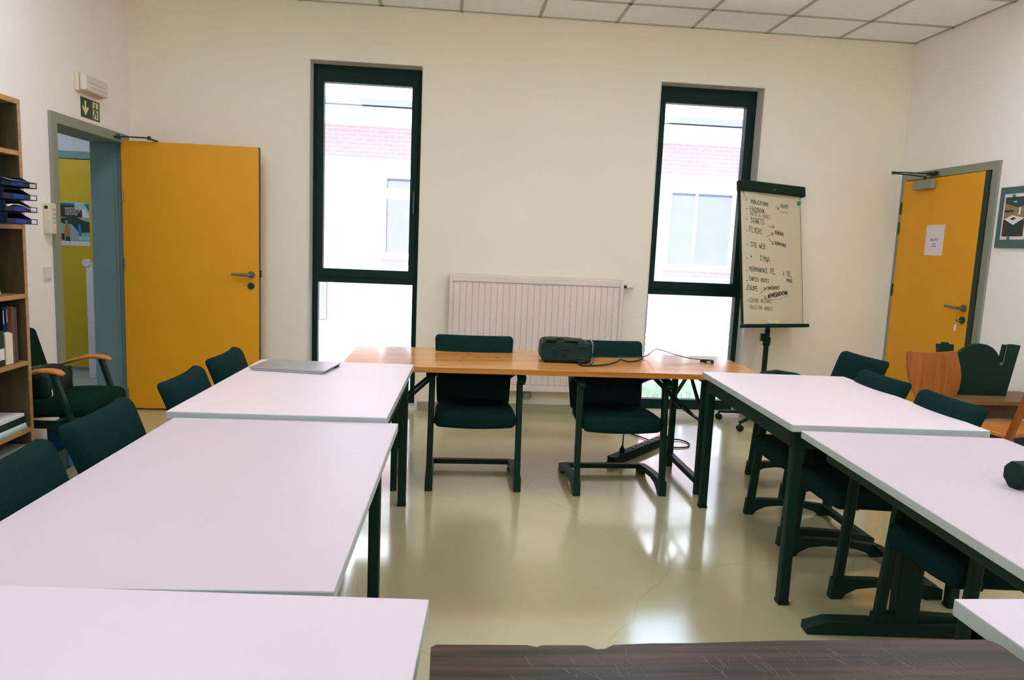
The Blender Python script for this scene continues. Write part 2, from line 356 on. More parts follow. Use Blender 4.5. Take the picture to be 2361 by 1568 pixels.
# ------------------------------------------------------------------ windows
def window(n, a, b, label):
    t = thing('window_%d' % n, label, 'window', kind='structure')
    y0, y1 = .13, .20; fr = .022; z0, z1 = WZ
    r = MB(); r.ring((a, y0, z0-.03), (1, 0, 0), (0, 0, 1), b-a, z1-z0+.03, (.004, .004, .026, .004), y0+.012)
    r.build('reveal', 'reveal', t)
    f = MB(); a2, b2 = a+.004, b-.004
    L = .045; zt = z1-.004
    f.ring((a2, y1, z0-.004), (1, 0, 0), (0, 0, 1), b2-a2, zt-z0+.004, (L, L, .089, .066), y1-y0)
    f.box((a2+L, y0, 1.022), (b2-L, y1, 1.085))
    f.build('window_frame', 'frame', t)
    s = MB(); sa, sb = a2+L-.015, b2-L+.015; y2 = y0-.012; z3, z4 = 1.07, z1-.055; q = .052
    s.ring((sa, y1-.01, z3), (1, 0, 0), (0, 0, 1), sb-sa, z4-z3, (q, q, q+.012, q+.03), y1-.01-y2)
    s.box((sa+.06, y2-.004, z4-.05), (sb-.06, y2-.0005, z4-.042)); s.box((sa+.06, y2-.004, z4-.028), (sb-.06, y2-.0005, z4-.022))
    sash = s.build('sash', 'frame', t)
    MB().box((sa+q-.005, .165, z3+q), (sb-q+.005, .171, z4-q-.02)).build('window_pane', 'glass', sash)
    MB().box((a2+L-.005, .165, z0+.08), (b2-L+.005, .171, 1.03)).build('window_pane', 'glass', t)
    h = MB(); h.box((b-.062, y2-.03, 1.72), (b-.044, y2, 1.78)); h.bar((b-.053, y2-.034, 1.60), (b-.053, y2-.034, 1.77), .016, .012, (0, 1, 0)); h.build('window_handle', 'darksteel', sash, bevel=.003)
    return t
window(1, *W1, 'tall narrow dark-framed window right of the open yellow door')
window(2, *W2, 'tall narrow dark-framed window behind the flip chart')

# ------------------------------------------------------------------ doors
def rosette(parent, c, ax='y', r=.026): MB().cyl(c, r, .012, ax).build('rosette', 'darksteel', parent, bevel=.002)
# left: frame and open leaf
d1 = thing('door_1', 'open yellow door in a grey frame by the corridor', 'door', kind='structure')
f = MB(); y0, y1, zt = LD
f.ring((0, y0-.07, 0), (0, 1, 0), (0, 0, 1), y1-y0+.14, zt+.065, (.07, .07, 0, .065), .02)
f.build('door_frame', 'greyframe', d1, bevel=.002)
f = MB(); f.box((-.235, y0-.004, 0), (-.001, y0, zt)); f.box((-.235, y1, 0), (-.055, y1+.004, zt)); f.box((-.055, y1-.014, 0), (-.04, y1+.004, zt)); f.box((-.04, y1, 0), (-.001, y1+.004, zt)); f.box((-.235, y0, zt), (-.001, y1-.015, zt+.004))
f.build('door_jamb', 'bluegrey', d1)
LY = -.19
leaf = MB().box((.008, LY, .012), (1.0, LY+.04, 2.03)).build('door_leaf', 'yellow', d1, bevel=.002)
MB().box((1.0, LY+.002, .012), (1.003, LY+.038, 2.03)).build('leaf_edge', 'edge', leaf)
MB().box((1.0, LY+.012, 1.055), (1.012, LY+.034, 1.11)).build('latch', 'darksteel', leaf, bevel=.002)
MB().cyl((.945, LY-.006, 1.075), .026, .012, 'y').cyl((.945, LY-.03, 1.075), .0105, .05, 'y', 14).tube([(.945, LY-.052, 1.075), (.93, LY-.055, 1.075), (.81, LY-.055, 1.077)], .0105, 12).build('lever_handle', 'steel', leaf, smooth=False)
MB().cyl((.942, LY-.006, .99), .026, .012, 'y').cyl((.942, LY-.012, .99), .009, .012, 'y', 14).build('lock_cylinder', 'darksteel', leaf)
for z in (.12, 1.12, 1.62): MB().cyl((.012, LY-.004, z), .008, .085, 'z', 12).build('hinge', 'steel', leaf)
c = MB(); c.tube([(.02, -.27, 2.045), (.12, -.255, 2.048), (.235, -.25, 2.048)], .009, 8, .6); c.cyl((.0235, -.27, 2.045), .014, .03); c.cyl((.235, -.25, 2.046), .012, .028); c.bar((.235, -.25, 2.042), (.262, -.17, 2.034), .022, .01)
c.box((.006, -.33, 2.03), (.034, -.24, 2.042)); c.build('closer_arm', 'darksteel', d1)
# right: frame and nearly shut leaf
d2 = thing('door_2', 'nearly shut yellow door with a paper notice', 'door', kind='structure')
y0, y1, zt = -1.075, -.11, 2.045
f = MB(); X = XR-.018
f.ring((XR+.01, y0-.062, 0), (0, 1, 0), (0, 0, 1), y1-y0+.124, zt+.06, (.062, .062, 0, .06), -.028)
f.build('door_frame', 'greyframe', d2, bevel=.002)
ANG = math.radians(1.3)
lf = MB().box((-.04, -.952, .012), (0, -.004, 2.036)).build('door_leaf', 'yellow', d2, bevel=.002)
lf.location = (XR+.004, y1-.004, 0); lf.rotation_euler = (0, 0, -ANG)
MB().box((-.039, -.955, .012), (-.002, -.952, 2.036)).build('leaf_edge', 'edge', lf)
MB().cyl((-.046, -.905, 1.075), .026, .012, 'x').cyl((-.066, -.905, 1.075), .0105, .05, 'x', 14).tube([(-.09, -.905, 1.075), (-.094, -.89, 1.075), (-.094, -.77, 1.08)], .0105, 12).build('lever_handle', 'steel', lf)
MB().cyl((-.046, -.905, .99), .026, .012, 'x').cyl((-.055, -.905, .99), .009, .014, 'x', 14).build('lock_cylinder', 'darksteel', lf)
for z in (.45, 1.15, 1.66, 1.82)[:4]: MB().cyl((-.045, .0, z), .008, .1, 'z', 12).build('hinge', 'darksteel', lf)
MB().box((-.085, -.42, 1.955), (-.041, -.19, 2.025)).build('door_closer', 'greyframe', lf, bevel=.004)
c = MB(); c.cyl((-.062, -.30, 2.04), .012, .03); c.tube([(-.062, -.30, 2.052), (-.20, -.33, 2.056), (-.36, -.37, 2.058)], .009, 8, .6); c.cyl((-.36, -.37, 2.06), .012, .024)
c.tube([(-.36, -.37, 2.066), (-.2, -.355, 2.07), (-.03, -.345, 2.072)], .008, 8, .6); c.box((-.05, -.40, 2.06), (-.02, -.30, 2.085)); c.build('closer_arm', 'darksteel', lf)
# key hanging in the right lock
k = thing('key', 'key with white tag hanging from the nearly shut door', 'key', (XR-.105, -1.03, .985))
MB().cyl((-.006, 0, 0), .011, .003, 'x', 14).bar((.0, 0, 0), (.045, .002, .0), .004, .008).build('key_blade', 'steel', k)
MB().box((-.012, -.004, -.075), (-.008, .014, -.03)).tube([(-.008, 0, -.03), (-.008, .002, -.012), (-.006, 0, -.004)], .0012, 6).build('key_tag', 'paper', k)
# paper notice on right door
n = thing('door_notice', 'white sheet reading SALLE N°1 taped on the yellow door', 'notice', (0, 0, 0))
n.location = lf.location; n.rotation_euler = lf.rotation_euler
MB().box((-.0415, -.585, 1.445), (-.0402, -.37, 1.665)).build('sheet', 'paper', n)
MB().box((-.0418, -.587, 1.662), (-.0402, -.368, 1.678)).build('tape_strip', 'cream', n)
FR = ((-.0416, -.44, 1.56), (0, -1, 0), (0, 0, 1))
text('lettering', 'SALLE N°1', .03, ((-.0416, -.477, 1.555), (0, -1, 0), (0, 0, 1)), 'inkblack', n, align='CENTER', sx=.7)
MB().ribbon([(-.017, -.035), (.02, -.036)], .005, ((-.0416, -.477, 1.568), (0, -1, 0), (0, 0, 1))).ribbon([(-.026, -.053), (.027, -.054)], .005, ((-.0416, -.477, 1.568), (0, -1, 0), (0, 0, 1))).build('small_print', 'inkblack', n)

# ------------------------------------------------------------------ corridor beyond the left door
struct('floor.001', MB().box((-3.2, -2.2, -.1), (-.22, 1.6, -.002)), 'corrfloor', 'grey corridor floor beyond the open door', 'floor')
w = MB(); w.box((-3.2, 1.42, 0), (-.2, 1.6, H)); w.box((-.228, .1, 0), (-.2, 1.5, H)); w.box((-3.2, -2.2, 0), (-3.1, 1.6, H)); w.box((-3.2, -2.3, 0), (-.2, -2.2, H)); w.box((-3.2, -2.3, 2.7), (-.226, 1.6, 2.75))
struct('wall_corridor', w, 'corrwall', 'pale corridor wall beyond the open door', 'wall')
d3 = thing('door_3', 'ochre corridor door with a comic archive poster', 'door', kind='structure')
MB().box((-1.95, 1.385, .03), (-.9, 1.42, 2.005)).build('door_leaf', 'yellow2', d3)
MB().box((-2.05, 1.375, 2.012), (-.75, 1.42, 2.08)).box((-2.05, 1.375, 0), (-1.96, 1.42, 2.08)).box((-.89, 1.375, 0), (-.75, 1.42, 2.08)).build('door_frame', 'bluegrey', d3)
p = thing('corridor_post', 'slim white post with a round cap beyond the open door', 'post', (-.80, 1.02, 0))
MB().box((-.03, -.02, 0), (.03, .02, 1.06)).build('post_shaft', 'reveal', p, bevel=.004)
MB().cyl((-.025, 0, 1.06), .035, .05, 'y', 20).build('cap', 'reveal', p)
t = thing('ceiling_light', 'unseen ceiling light added to brighten the corridor beyond the open door', 'ceiling light', (-1.4, .1, 2.7))  # out-of-view fitting added so the corridor is bright through the doorway
MB().box((-.3, -.6, -.03), (.3, .6, 0)).build('light_frame', 'white', t)
MB().box((-.28, -.58, -.036), (.28, .58, -.031)).build('diffuser', 'lamp2', t)
# poster
po = thing('poster', 'poster reading BANDE DESSINÉE ET ARCHIVES on the ochre door', 'poster', (-1.234, 1.3845, 1.202))
PW, PH = .272, .402
def pq(name, x0, y0, x1, y1, m, k=1): MB().box((x0*PW, -.0012-.0004*k, y0*PH), (x1*PW, -.0004*k, y1*PH)).build(name, m, po)
def pp(name, poly, m, k=2): MB().prism([(x*PW, y*PH) for x, y in poly], ((0, -.0004*k, 0), (1, 0, 0), (0, 0, 1)), .0012).build(name, m, po)
MB().box((0, -.0012, 0), (PW, 0, PH)).build('poster_sheet', 'paper', po)
pq('street_picture', 0, .10, 1, .66, 'pgrey')
pp('sky_patch', [(.5, .86), (.85, .86), (1, .7), (1, .98), (.5, .98)], 'lightblue', 3)
pp('blue_corner', [(.82, .99), (1, .8), (1, .99)], 'skyblue', 5)
pp('roofline', [(.0, .62), (.3, .66), (.6, .66), (.75, .6), (1, .55), (1, .32), (.65, .3), (.5, .42), (.4, .5), (.15, .5), (0, .55)], 'pdark', 4)
pq('blue_band', 0, .94, .52, .99, 'skyblue', 3); pq('title_block', 0, .66, .52, .94, 'brown', 3); pq('title_block', .5, .66, .76, .84, 'brown', 3)
pp('coat_figure', [(.18, .46), (.22, .52), (.28, .52), (.33, .46), (.35, .3), (.34, .2), (.18, .2), (.16, .32)], 'tancoat', 6)
pp('figure_boots', [(.19, .2), (.33, .2), (.34, .09), (.27, .1), (.26, .17), (.25, .1), (.19, .09)], 'brown', 6)
pp('suitcase', [(.05, .13), (.16, .13), (.16, .27), (.05, .27)], 'brown', 6)
pp('figure_head', [(.2, .52), (.26, .52), (.26, .58), (.2, .58)], 'pgrey', 7)
pp('blue_figure', [(.62, .48), (.66, .52), (.70, .48), (.72, .34), (.7, .22), (.64, .22), (.62, .34)], 'skyblue', 6)
pq('caption_box', .62, .13, 1, .22, 'lightblue', 6)
for i, (s_, yy) in enumerate((('BANDE', .84), ('DESSINÉE ET', .775), ('ARCHIVES', .71))):
    text('lettering', s_, .028, ((.20*PW, -.0035, yy*PH), (1, 0, 0), (0, 0, 1)), 'paper', po, sx=.9)
for i in range(5): MB().ribbon([((.08+.18*i)*PW, .05*PH), ((.16+.18*i)*PW, .05*PH)], .005, ((0, -.0014, 0), (1, 0, 0), (0, 0, 1))).build('small_print', 'pgrey', po)

# ------------------------------------------------------------------ wall fittings, left
t = thing('emergency_light', 'white emergency light box above the green exit sign', 'emergency light', (0, -.665, 2.315))
MB().box((0, -.165, -.055), (.028, .165, .06)).build('housing', 'cream', t, bevel=.006)
MB().box((.029, -.158, -.05), (.072, .158, .055)).build('diffuser', 'white', t, bevel=.012, seg=3)
MB().box((.0722, -.13, .005), (.0732, .11, .009)).box((.0722, -.08, -.022), (.0732, .14, -.018)).build('tube_line', 'grid', t)
e = thing('exit_sign', 'green exit sign with down arrow and running figure', 'exit sign', (0, -.625, 2.172))
MB().box((0, -.128, -.064), (.004, .128, .064)).build('sign_plate', 'signgreen', e)
FX = ((.004, 0, 0), (0, 1, 0), (0, 0, 1))
MB().prism([(-.082, .045), (-.062, .045), (-.062, -.005), (-.032, .012), (-.032, -.004), (-.072, -.05), (-.112, -.004), (-.112, .012), (-.082, -.005)], FX, .001).build('arrow', 'signlum', e)
MB().prism([(.028, -.055), (.106, -.055), (.106, .055), (.028, .055)], FX, .001).build('doorway_pictogram', 'signlum', e)
FX2 = ((.005, 0, 0), (0, 1, 0), (0, 0, 1))
r = MB(); r.ribbon([(.068, .022), (.062, -.004), (.082, -.018), (.078, -.045)], .013, FX2); r.ribbon([(.06, -.004), (.05, -.03), (.034, -.045)], .012, FX2); r.ribbon([(.068, .02), (.088, .006), (.1, .012)], .008, FX2); r.ribbon([(.066, .022), (.044, .016), (.036, -.002)], .008, FX2)
r.cyl((.0055, .062, .038), .009, .001, 'x', 14); r.build('running_figure', 'signgreen', e)
t = thing('thermostat_remote', 'cream remote control in a wall holder beside the door frame', 'remote control', (0, -1.225, 1.425))
MB().box((0, -.034, -.09), (.045, .034, .095)).build('body', 'cream', t, bevel=.006)
MB().box((.045, -.018, -.045), (.0465, .024, .075)).build('keypad', 'reveal', t)
for i in range(4): MB().box((.0465, -.012, -.03+.026*i), (.0485, .018, -.014+.026*i)).build('button', 'grid', t)
MB().box((.01, -.0345, .06), (.03, -.0335, .078)).build('holder_clip', 'black', t)
s = thing('light_switch', 'white rocker light switch beside the door frame', 'light switch', (0, -1.243, 1.093))
MB().box((0, -.042, -.042), (.009, .042, .042)).build('switch_plate', 'white', s, bevel=.003)
MB().box((.009, -.022, -.026), (.0125, .022, .026)).build('rocker', 'reveal', s, bevel=.001)

# ------------------------------------------------------------------ board on the right wall
b = thing('photo_board', 'slate board with a pinned photograph on the wall beside the door', 'board', (XR, -1.175, 1.51))
MB().box((-.014, -.62, 0), (0, 0, .405)).build('backing_board', 'frameboard', b, bevel=.002)
MB().box((-.0152, -.255, .055), (-.0142, -.045, .358)).build('photo_sheet', 'paper', b)
FB = ((-.0153, -.15, .2), (0, -1, 0), (0, 0, 1))
def ph(name, poly, m, k=1): MB().prism(poly, ((-.0152-.0003*k, -.15, .206), (0, -1, 0), (0, 0, 1)), .0005).build(name, m, b)
ph('photo_wall', [(-.092, -.13), (.092, -.13), (.092, .13), (-.092, .13)], 'tan', 1)
ph('photo_ceiling', [(-.092, .13), (.092, .13), (.092, .075), (.02, .06), (-.092, .09)], 'greyd', 2)
ph('photo_floor', [(-.092, -.13), (.092, -.13), (.092, -.03), (.0, .0), (-.092, -.02)], 'brown', 2)
ph('photo_table_base', [(-.085, -.02), (.0, -.055), (.088, -.02), (.03, -.12), (-.02, -.12)], 'pdark', 3)
ph('photo_table', [(-.085, -.015), (-.02, .01), (.088, -.01), (.0, -.055)], 'reveal', 4)
ph('photo_table_hole', [(-.035, -.012), (.0, -.003), (.022, -.012), (-.01, -.024)], 'pdark', 5)
ph('photo_window', [(.035, .012), (.05, .012), (.052, .06), (.037, .06)], 'reveal', 4)
ph('photo_shelf', [(-.092, .03), (-.01, .03), (-.01, .045), (-.092, .045)], 'pdark', 3)
ph('photo_lamp', [(-.02, .095), (.01, .095), (.012, .102), (-.018, .102)], 'reveal', 4)
for nm, yy, zz, lb in (('magnet', -.135, .345, 'upper green magnet holding the pinned photograph'), ('magnet', -.125, .066, 'lower green magnet holding the pinned photograph')):
    tag(MB().cyl((XR-.021, -1.175+yy, 1.51+zz), .0105, .012, 'x', 18).build(nm, 'green', bevel=.002), lb, 'magnet', 'green magnets on the slate board')

# ------------------------------------------------------------------ radiator
r = thing('radiator', 'white ribbed panel radiator between the two windows', 'radiator', (0, 0, 0))
xa, xb, za, zb = 2.455, 3.87, .2, 1.132
w = MB(); w.box((xa, -.085, za), (xb, -.03, zb)); w.build('panel_body', 'radiator', r, bevel=.006)
w = MB(); nr = 27; pitch = (xb-xa-.07)/nr
for i in range(nr):
    x = xa+.035+pitch*i
    w.prism([(x+.002, 0), (x+.005, -.007), (x+pitch-.005, -.007), (x+pitch-.002, 0)], ((0, -.085, za+.055), (1, 0, 0), (0, 1, 0)), zb-za-.11)
w.build('ribs', 'radiator', r)
w = MB(); w.ring((xa, -.0855, za), (1, 0, 0), (0, 0, 1), xb-xa, zb-za, (.028, .028, .05, .05), .0145)
w.build('face_border', 'radiator', r, bevel=.005)
w = MB(); w.box((xa, -.095, zb), (xb, -.03, zb+.006))
for i in range(46): w.box((xa+.02+.03*i, -.085, zb+.006), (xa+.038+.03*i, -.04, zb+.0075))
w.build('top_grille', 'radiator', r)
for x in (xa+.25, xb-.29): MB().box((x, -.029, za+.1), (x+.04, -.002, zb-.1)).build('wall_bracket', 'radiator', r)
MB().cyl((xb+.012, -.06, 1.085), .013, .03, 'x', 14).build('valve_collar', 'darksteel', r)
MB().cyl((xb+.055, -.06, 1.085), .021, .055, 'x', 18, .017).build('thermostat_valve', 'white', r, bevel=.002)
w = MB(); w.cyl((3.12, -.05, .165), .03, .07, 'z', 14); w.tube([(3.09, -.05, .15), (3.09, -.003, .15)], .011, 10); w.tube([(3.15, -.05, .15), (3.15, -.003, .15)], .011, 10)
w.build('pipes', 'grey', r)

# ================================================================== TABLES
def legs_table(name, label, loc, rz, L, Wd, z, top='tabletop', edge='tableedge', th=.03, group=None, cat='table', legm='black', inset=.022):
    """top centred on loc; local x across, y along; four square legs"""
    t = thing(name, label, cat, loc, rz, group)
    o = MB().box((-L/2, -Wd/2, z-th), (L/2, Wd/2, z)).build('tabletop', [top, edge], t, bevel=.003)
    for p in o.data.polygons: p.material_index = 0 if p.normal.z > .5 else 1
    a, b = L/2-inset, Wd/2-inset; s_ = .042
    f = MB(); f.box((-a, -b, z-th-.07), (a, -b+.025, z-th)); f.box((-a, b-.025, z-th-.07), (a, b, z-th)); f.box((-a, -b+.0255, z-th-.07), (-a+.025, b-.0255, z-th)); f.box((a-.025, -b+.0255, z-th-.07), (a, b-.0255, z-th))
    f.build('apron', 'black', t)
    for sx in (-1, 1):
        for sy in (-1, 1):
            lg = MB().box((sx*a, sy*b, .012), (sx*(a-s_), sy*(b-s_), z-th)).build('leg', legm, t, bevel=.006)
            MB().box((sx*(a+.001), sy*(b+.001), 0), (sx*(a-s_-.001), sy*(b-s_-.001), .014)).build('foot_cap', 'blackp', lg)
    return t
def tfoot_table(name, label, loc, rz, L, Wd, z, group, th=.028):
    t = thing(name, label, 'table', loc, rz, group)
    o = MB().box((-L/2, -Wd/2, z-th), (L/2, Wd/2, z)).build('tabletop', ['tabletop2', 'tableedge'], t, bevel=.003)
    for p in o.data.polygons: p.material_index = 0 if p.normal.z > .5 else 1
    f = MB(); f.box((-L/2+.06, -Wd/2+.1, z-th-.06), (-L/2+.1, Wd/2-.1, z-th)); f.box((L/2-.1, -Wd/2+.1, z-th-.06), (L/2-.06, Wd/2-.1, z-th)); f.box((-.02-.03, -Wd/2+.1, z-th-.05), (.05, Wd/2-.1, z-th)); f.build('apron', 'black', t)
    for sy in (-1, 1):
        y = sy*(Wd/2-.14)
        MB().box((-.045, y-.03, .05), (.045, y+.03, z-th)).build('column', 'black', t, bevel=.008)
        MB().prism([(-L/2+.02, .0), (L/2-.02, .0), (L/2-.02, .03), (L/2-.10, .055), (-L/2+.10, .055), (-L/2+.02, .03)], ((0, y+.03, 0), (1, 0, 0), (0, 0, 1)), .06).build('foot', 'black', t, bevel=.004)
    return t
GT = 'white meeting tables set in a horseshoe'
legs_table('meeting_table', 'white table carrying the closed laptop', (1.868, -2.724, 0), math.radians(-2.0), .785, 1.17, .75, group=GT)
tfoot_table('meeting_table', 'long white table in front of the laptop table, nothing on it', (1.872, -3.972, 0), math.radians(-1.4), .79, 1.28, .735, GT)
legs_table('meeting_table', 'white table nearest on the left, beside the dark table', (1.803, -5.048, 0), math.radians(-4.0), 1.2, .82, .75, group=GT, top='tabletop3')
legs_table('meeting_table', 'white table nearest the flip chart, nothing on it', (4.207, -2.727, 0), math.radians(-2.6), .79, 1.17, .75, group=GT)
tfoot_table('meeting_table', 'long white table with the black cylindrical case on it', (4.155, -3.99, 0), math.radians(-3.9), .785, 1.28, .735, GT)
legs_table('meeting_table', 'white table corner nearest on the right, beside the dark table', (4.042, -5.085, 0), 0, 1.2, .81, .75, group=GT, legm='greyframe', th=.034, top='tabletop3')
# dark rosewood table, nearest, with worn edge
t = thing('dark_table', 'dark brown wood-grain table with scratched worn edge, nearest the viewer', 'table', (2.915, -5.25, 0))
poly = [(-.478, -.4), (.478, -.4), (.478, .385), (.474, .397), (.462, .405)]
for x in (.3, .1, -.05, -.12): poly.append((x, .4+.006*(x > 0)))
poly += [(-.185, .396), (-.20, .385), (-.215, .3835), (-.23, .3955), (-.30, .3965), (-.31, .3915), (-.325, .397), (-.47, .400), (-.478, .392)]
o = MB().prism(poly, ((0, 0, .732), (1, 0, 0), (0, 1, 0)), .028).build('tabletop', 'rose', t)
f = MB(); f.box((-.44, -.36, .67), (.44, -.335, .732)); f.box((-.44, .335, .67), (.44, .36, .732)); f.box((-.44, -.36, .67), (-.415, .36, .732)); f.box((.415, -.36, .67), (.44, .36, .732)); f.build('apron', 'black', t)
for sx in (-1, 1):
    for sy in (-1, 1): MB().box((sx*.44, sy*.36, 0), (sx*.40, sy*.32, .732)).build('leg', 'black', t, bevel=.005)
sc_ = MB(); rnd = random.Random(3)
FT = ((0, 0, .7601), (1, 0, 0), (0, 1, 0))
def scr(cx, cy, n, sx, sy, ang, L):
    for _ in range(n):
        x, y = cx+rnd.uniform(-sx, sx), cy+rnd.uniform(-sy, sy); a = math.radians(ang+rnd.uniform(-22, 22)); l = L*rnd.uniform(.3, 1)
        p = [(x, y), (x+l*.5*math.cos(a)+rnd.uniform(-.002, .002), y+l*.5*math.sin(a)), (x+l*math.cos(a), y+l*math.sin(a))]
        if all(-.47 < q[0] < .47 and -.39 < q[1] < .392 for q in p): sc_.ribbon(p, rnd.uniform(.0003, .0007), FT, .0002)
scr(.28, .33, 70, .11, .055, 118, .06); scr(.2, .3, 22, .2, .09, 100, .05); scr(-.1, .34, 26, .17, .04, 95, .035); scr(-.25, .28, 10, .12, .07, 125, .05)
sc_.build('scratches', 'scratch', t)
# pine folding table
t = thing('pine_table', 'varnished pine folding table under the projector', 'table', (3.075, -1.69, 0))
PX0, PX1, PY0, PY1, PZ = -1.185, 1.17, -.36, .365, .72
w = MB(); R_ = .05
poly = []
for cx, cy, a0 in ((PX1-R_, PY1-R_, 0), (PX0+.02, PY1-.02, 90), (PX0+.02, PY0+.02, 180), (PX1-R_, PY0+R_, 270)):
    rr = R_ if cx > 0 else .02
    for k in range(6): a = math.radians(a0+18*k); poly.append((cx+rr*math.cos(a), cy+rr*math.sin(a)))
o = w.prism(poly, ((0, 0, PZ-.03), (1, 0, 0), (0, 1, 0)), .03).build('tabletop', ['pine', 'pineedge'], t, bevel=.008, seg=3)
for p in o.data.polygons: p.material_index = 0 if abs(p.normal.z) > .5 else 1
for sx in (-1, 1):
    x = sx*.845 if sx > 0 else -.90
    lg = MB()
    for y in (-.27, .27): lg.bar((x, y, 0), (x, y, PZ-.03), .034, .034, (0, 1, 0))
    lg.box((x-.017, -.27, .06), (x+.017, .27, .094)); lg.box((x-.017, -.30, PZ-.06), (x+.017, .30, PZ-.03))
    lg.bar((x, -.27, PZ-.26), (x, .0, PZ-.05), .014, .02); lg.bar((x, .27, PZ-.26), (x, .0, PZ-.05), .014, .02)
    lg.build('leg_frame', 'black', t)
    b = MB()
    for y in (-.1, .1): b.bar((x, y, PZ-.29), (x-sx*.27, y*.6, PZ-.04), .008, .018)
    b.bar((x, -.27, PZ-.29), (x, .27, PZ-.29), .014, .014); b.build('brace', 'black', t)
c = MB()
for x in (-.55, .05, .6): c.box((x-.02, -.26, PZ-.045), (x+.02, .26, PZ-.031))
c.build('cross_batten', 'pineedge', t)

# ================================================================== CHAIRS
def make_chair():
    t = empty('visitor_chair')
    # seat
    def fs(x, y, z):
        f = (y+.235)/.47            # 0 front .. 1 back
        zz = .415 + z - .02*f + .018*max(0, .25-f)*-4*.3
        wv = 1.0 if f < .55 else 1-.10*(f-.55)/.45
        sag = -.012*(1-(2*x/.46)**2) if z < 0 else .006*(1-(2*x/.46)**2)
        return Vector((x*wv, y+.215, zz+sag))
    pad(.455, .47, .085, .028, fs, t, 'seat', 'fabric')
    # backrest
    def fb(x, y, z):
        f = (z+.215)/.43
        zz = .40 + f*.416; yy = .405 + f*.115 + .04*f*f + y - .035*(1-(2*x/.49)**2)*.6
        wv = .90 + .10*f
        return Vector((x*wv, yy+.02*(1-f), zz))
    pad(.492, .062, .43, .027, fb, t, 'backrest', 'fabric', 10, 2, 8)
    for s_ in (-1, 1):
        x = s_*.25
        MB().bar((x, .0, .015), (x*.985, .045, .632), .034, .042, (0, 1, 0)).build('leg', 'black', t, bevel=.010, seg=3)
        a = [(-.028, 0), (.018, 0), (.034, .022), (.08, .044), (.16, .052), (.30, .040), (.37, .018), (.385, 0), (.455, 0), (.455, .045), (.42, .058), (.30, .074), (.15, .086), (.03, .088), (-.02, .086)]
        MB().prism(a, ((x-.021*1, 0, 0), (0, 1, 0), (0, 0, 1)), .042).build('runner', 'black', t, bevel=.004)
        arm = [(x*1.0, -.025, .628), (x*1.02, .03, .652), (x*1.02, .12, .664), (x*.99, .24, .650), (x*.93, .36, .612), (x*.86, .43, .575)]
        MB().tube(arm, [.02, .027, .027, .026, .024, .018], 12, .62).build('armrest', 'blackp', t, smooth=True)
        MB().bar((x*.985, .05, .39), (x*.9, .05, .39), .03, .03).build('seat_bracket', 'black', t)
        MB().bar((x*.98, .043, .60), (x*1.0, .04, .645), .03, .04, (0, 1, 0)).build('arm_bracket', 'black', t)
    MB().box((-.25, .40, .028), (.25, .44, .056)).build('crossbar', 'black', t, bevel=.004)
    return t
proto = None
def chair(x, y, rz, label, group, wid=1):
    global proto
    if proto is None: proto = make_chair(); o = proto
    else: o = copy_tree(proto)
    o.location = (x, y, 0); o.rotation_euler = (0, 0, math.radians(rz)); o.scale = (wid, 1, 1); tag(o, label, 'chair', group); return o
GL, GR, GF = 'dark chairs along the left tables', 'dark chairs along the right tables', 'dark chairs behind the pine table'
chair(2.62, -1.945, 0, 'dark upholstered armchair behind the bare left half of the pine table', GF)
chair(3.453, -1.99, 1.5, 'dark upholstered armchair behind the projector, above the power strip', GF)
# left row faces +x : front is local -y -> rotate +90
for (x, y, rz, lb) in ((1.93, -2.35, 90, 'dark chair on the left row, level with the laptop'), (1.93, -2.905, 91, 'dark chair on the left row, second from the open door'),
                       (1.90, -3.555, 91, 'dark chair on the left row, before the wooden-armed easy chair'), (1.91, -4.10, 90, 'dark chair on the left row, nearest the viewer')):
    chair(x, y, rz, lb, GL, .86)
for (x, y, rz, lb) in ((4.41, -1.80, -88, 'dark chair on the right row, nearest the far wall'), (4.105, -2.47, -91, 'dark chair on the right row, second from the far wall'),
                       (4.085, -3.0, -91, 'dark chair on the right row, its back near the orange wooden seat'),
                       (4.085, -3.70, -90, 'dark chair on the right row tucked under the long table with the black case')):
    chair(x, y, rz, lb, GR, .9 if y > -2 else .83)

# easy chair with wooden arms, left
t = thing('easy_chair', 'dark easy chair with curved wooden arms beside the bookcase', 'armchair', (.315, -1.69, 0), math.radians(-2))
def fs(x, y, z): return Vector((x*.84+.025, y, .405+z+.012*(x/.25)-.012*(2*y/.46)**2+ .012*(1-(2*x/.5)**2)))
pad(.50, .46, .10, .045, fs, t, 'seat', 'fabric2')
def fb(x, y, z): f = (z+.27)/.54; return Vector((-.16-.13*f+x*.8, y, .36+f*.435))
pad(.07, .39, .54, .03, fb, t, 'backrest', 'fabric2', 2, 6, 8)
for s_ in (-1, 1):
    y = s_*.25
    MB().tube([(-.16, y, .57), (-.07, y, .603), (.0, y, .622), (.06, y, .624), (.10, y, .618), (.125, y, .606)], [.018, .022, .025, .027, .027, .018], 12, .55).build('armrest', 'arm', t, smooth=True)
    MB().bar((.07, y, .612), (.27, y*.96, .0), .026, .036, (0, 1, 0)).build('leg', 'black', t, bevel=.005)
    MB().bar((-.12, y, .56), (-.2, y, .0), .026, .036, (0, 1, 0)).build('leg', 'black', t, bevel=.005)
    MB().bar((-.15, y*.97, .33), (.165, y*.97, .33), .022, .04).build('side_rail', 'black', t)
MB().bar((.165, -.25, .33), (.165, .25, .33), .022, .04).build('front_rail', 'black', t)
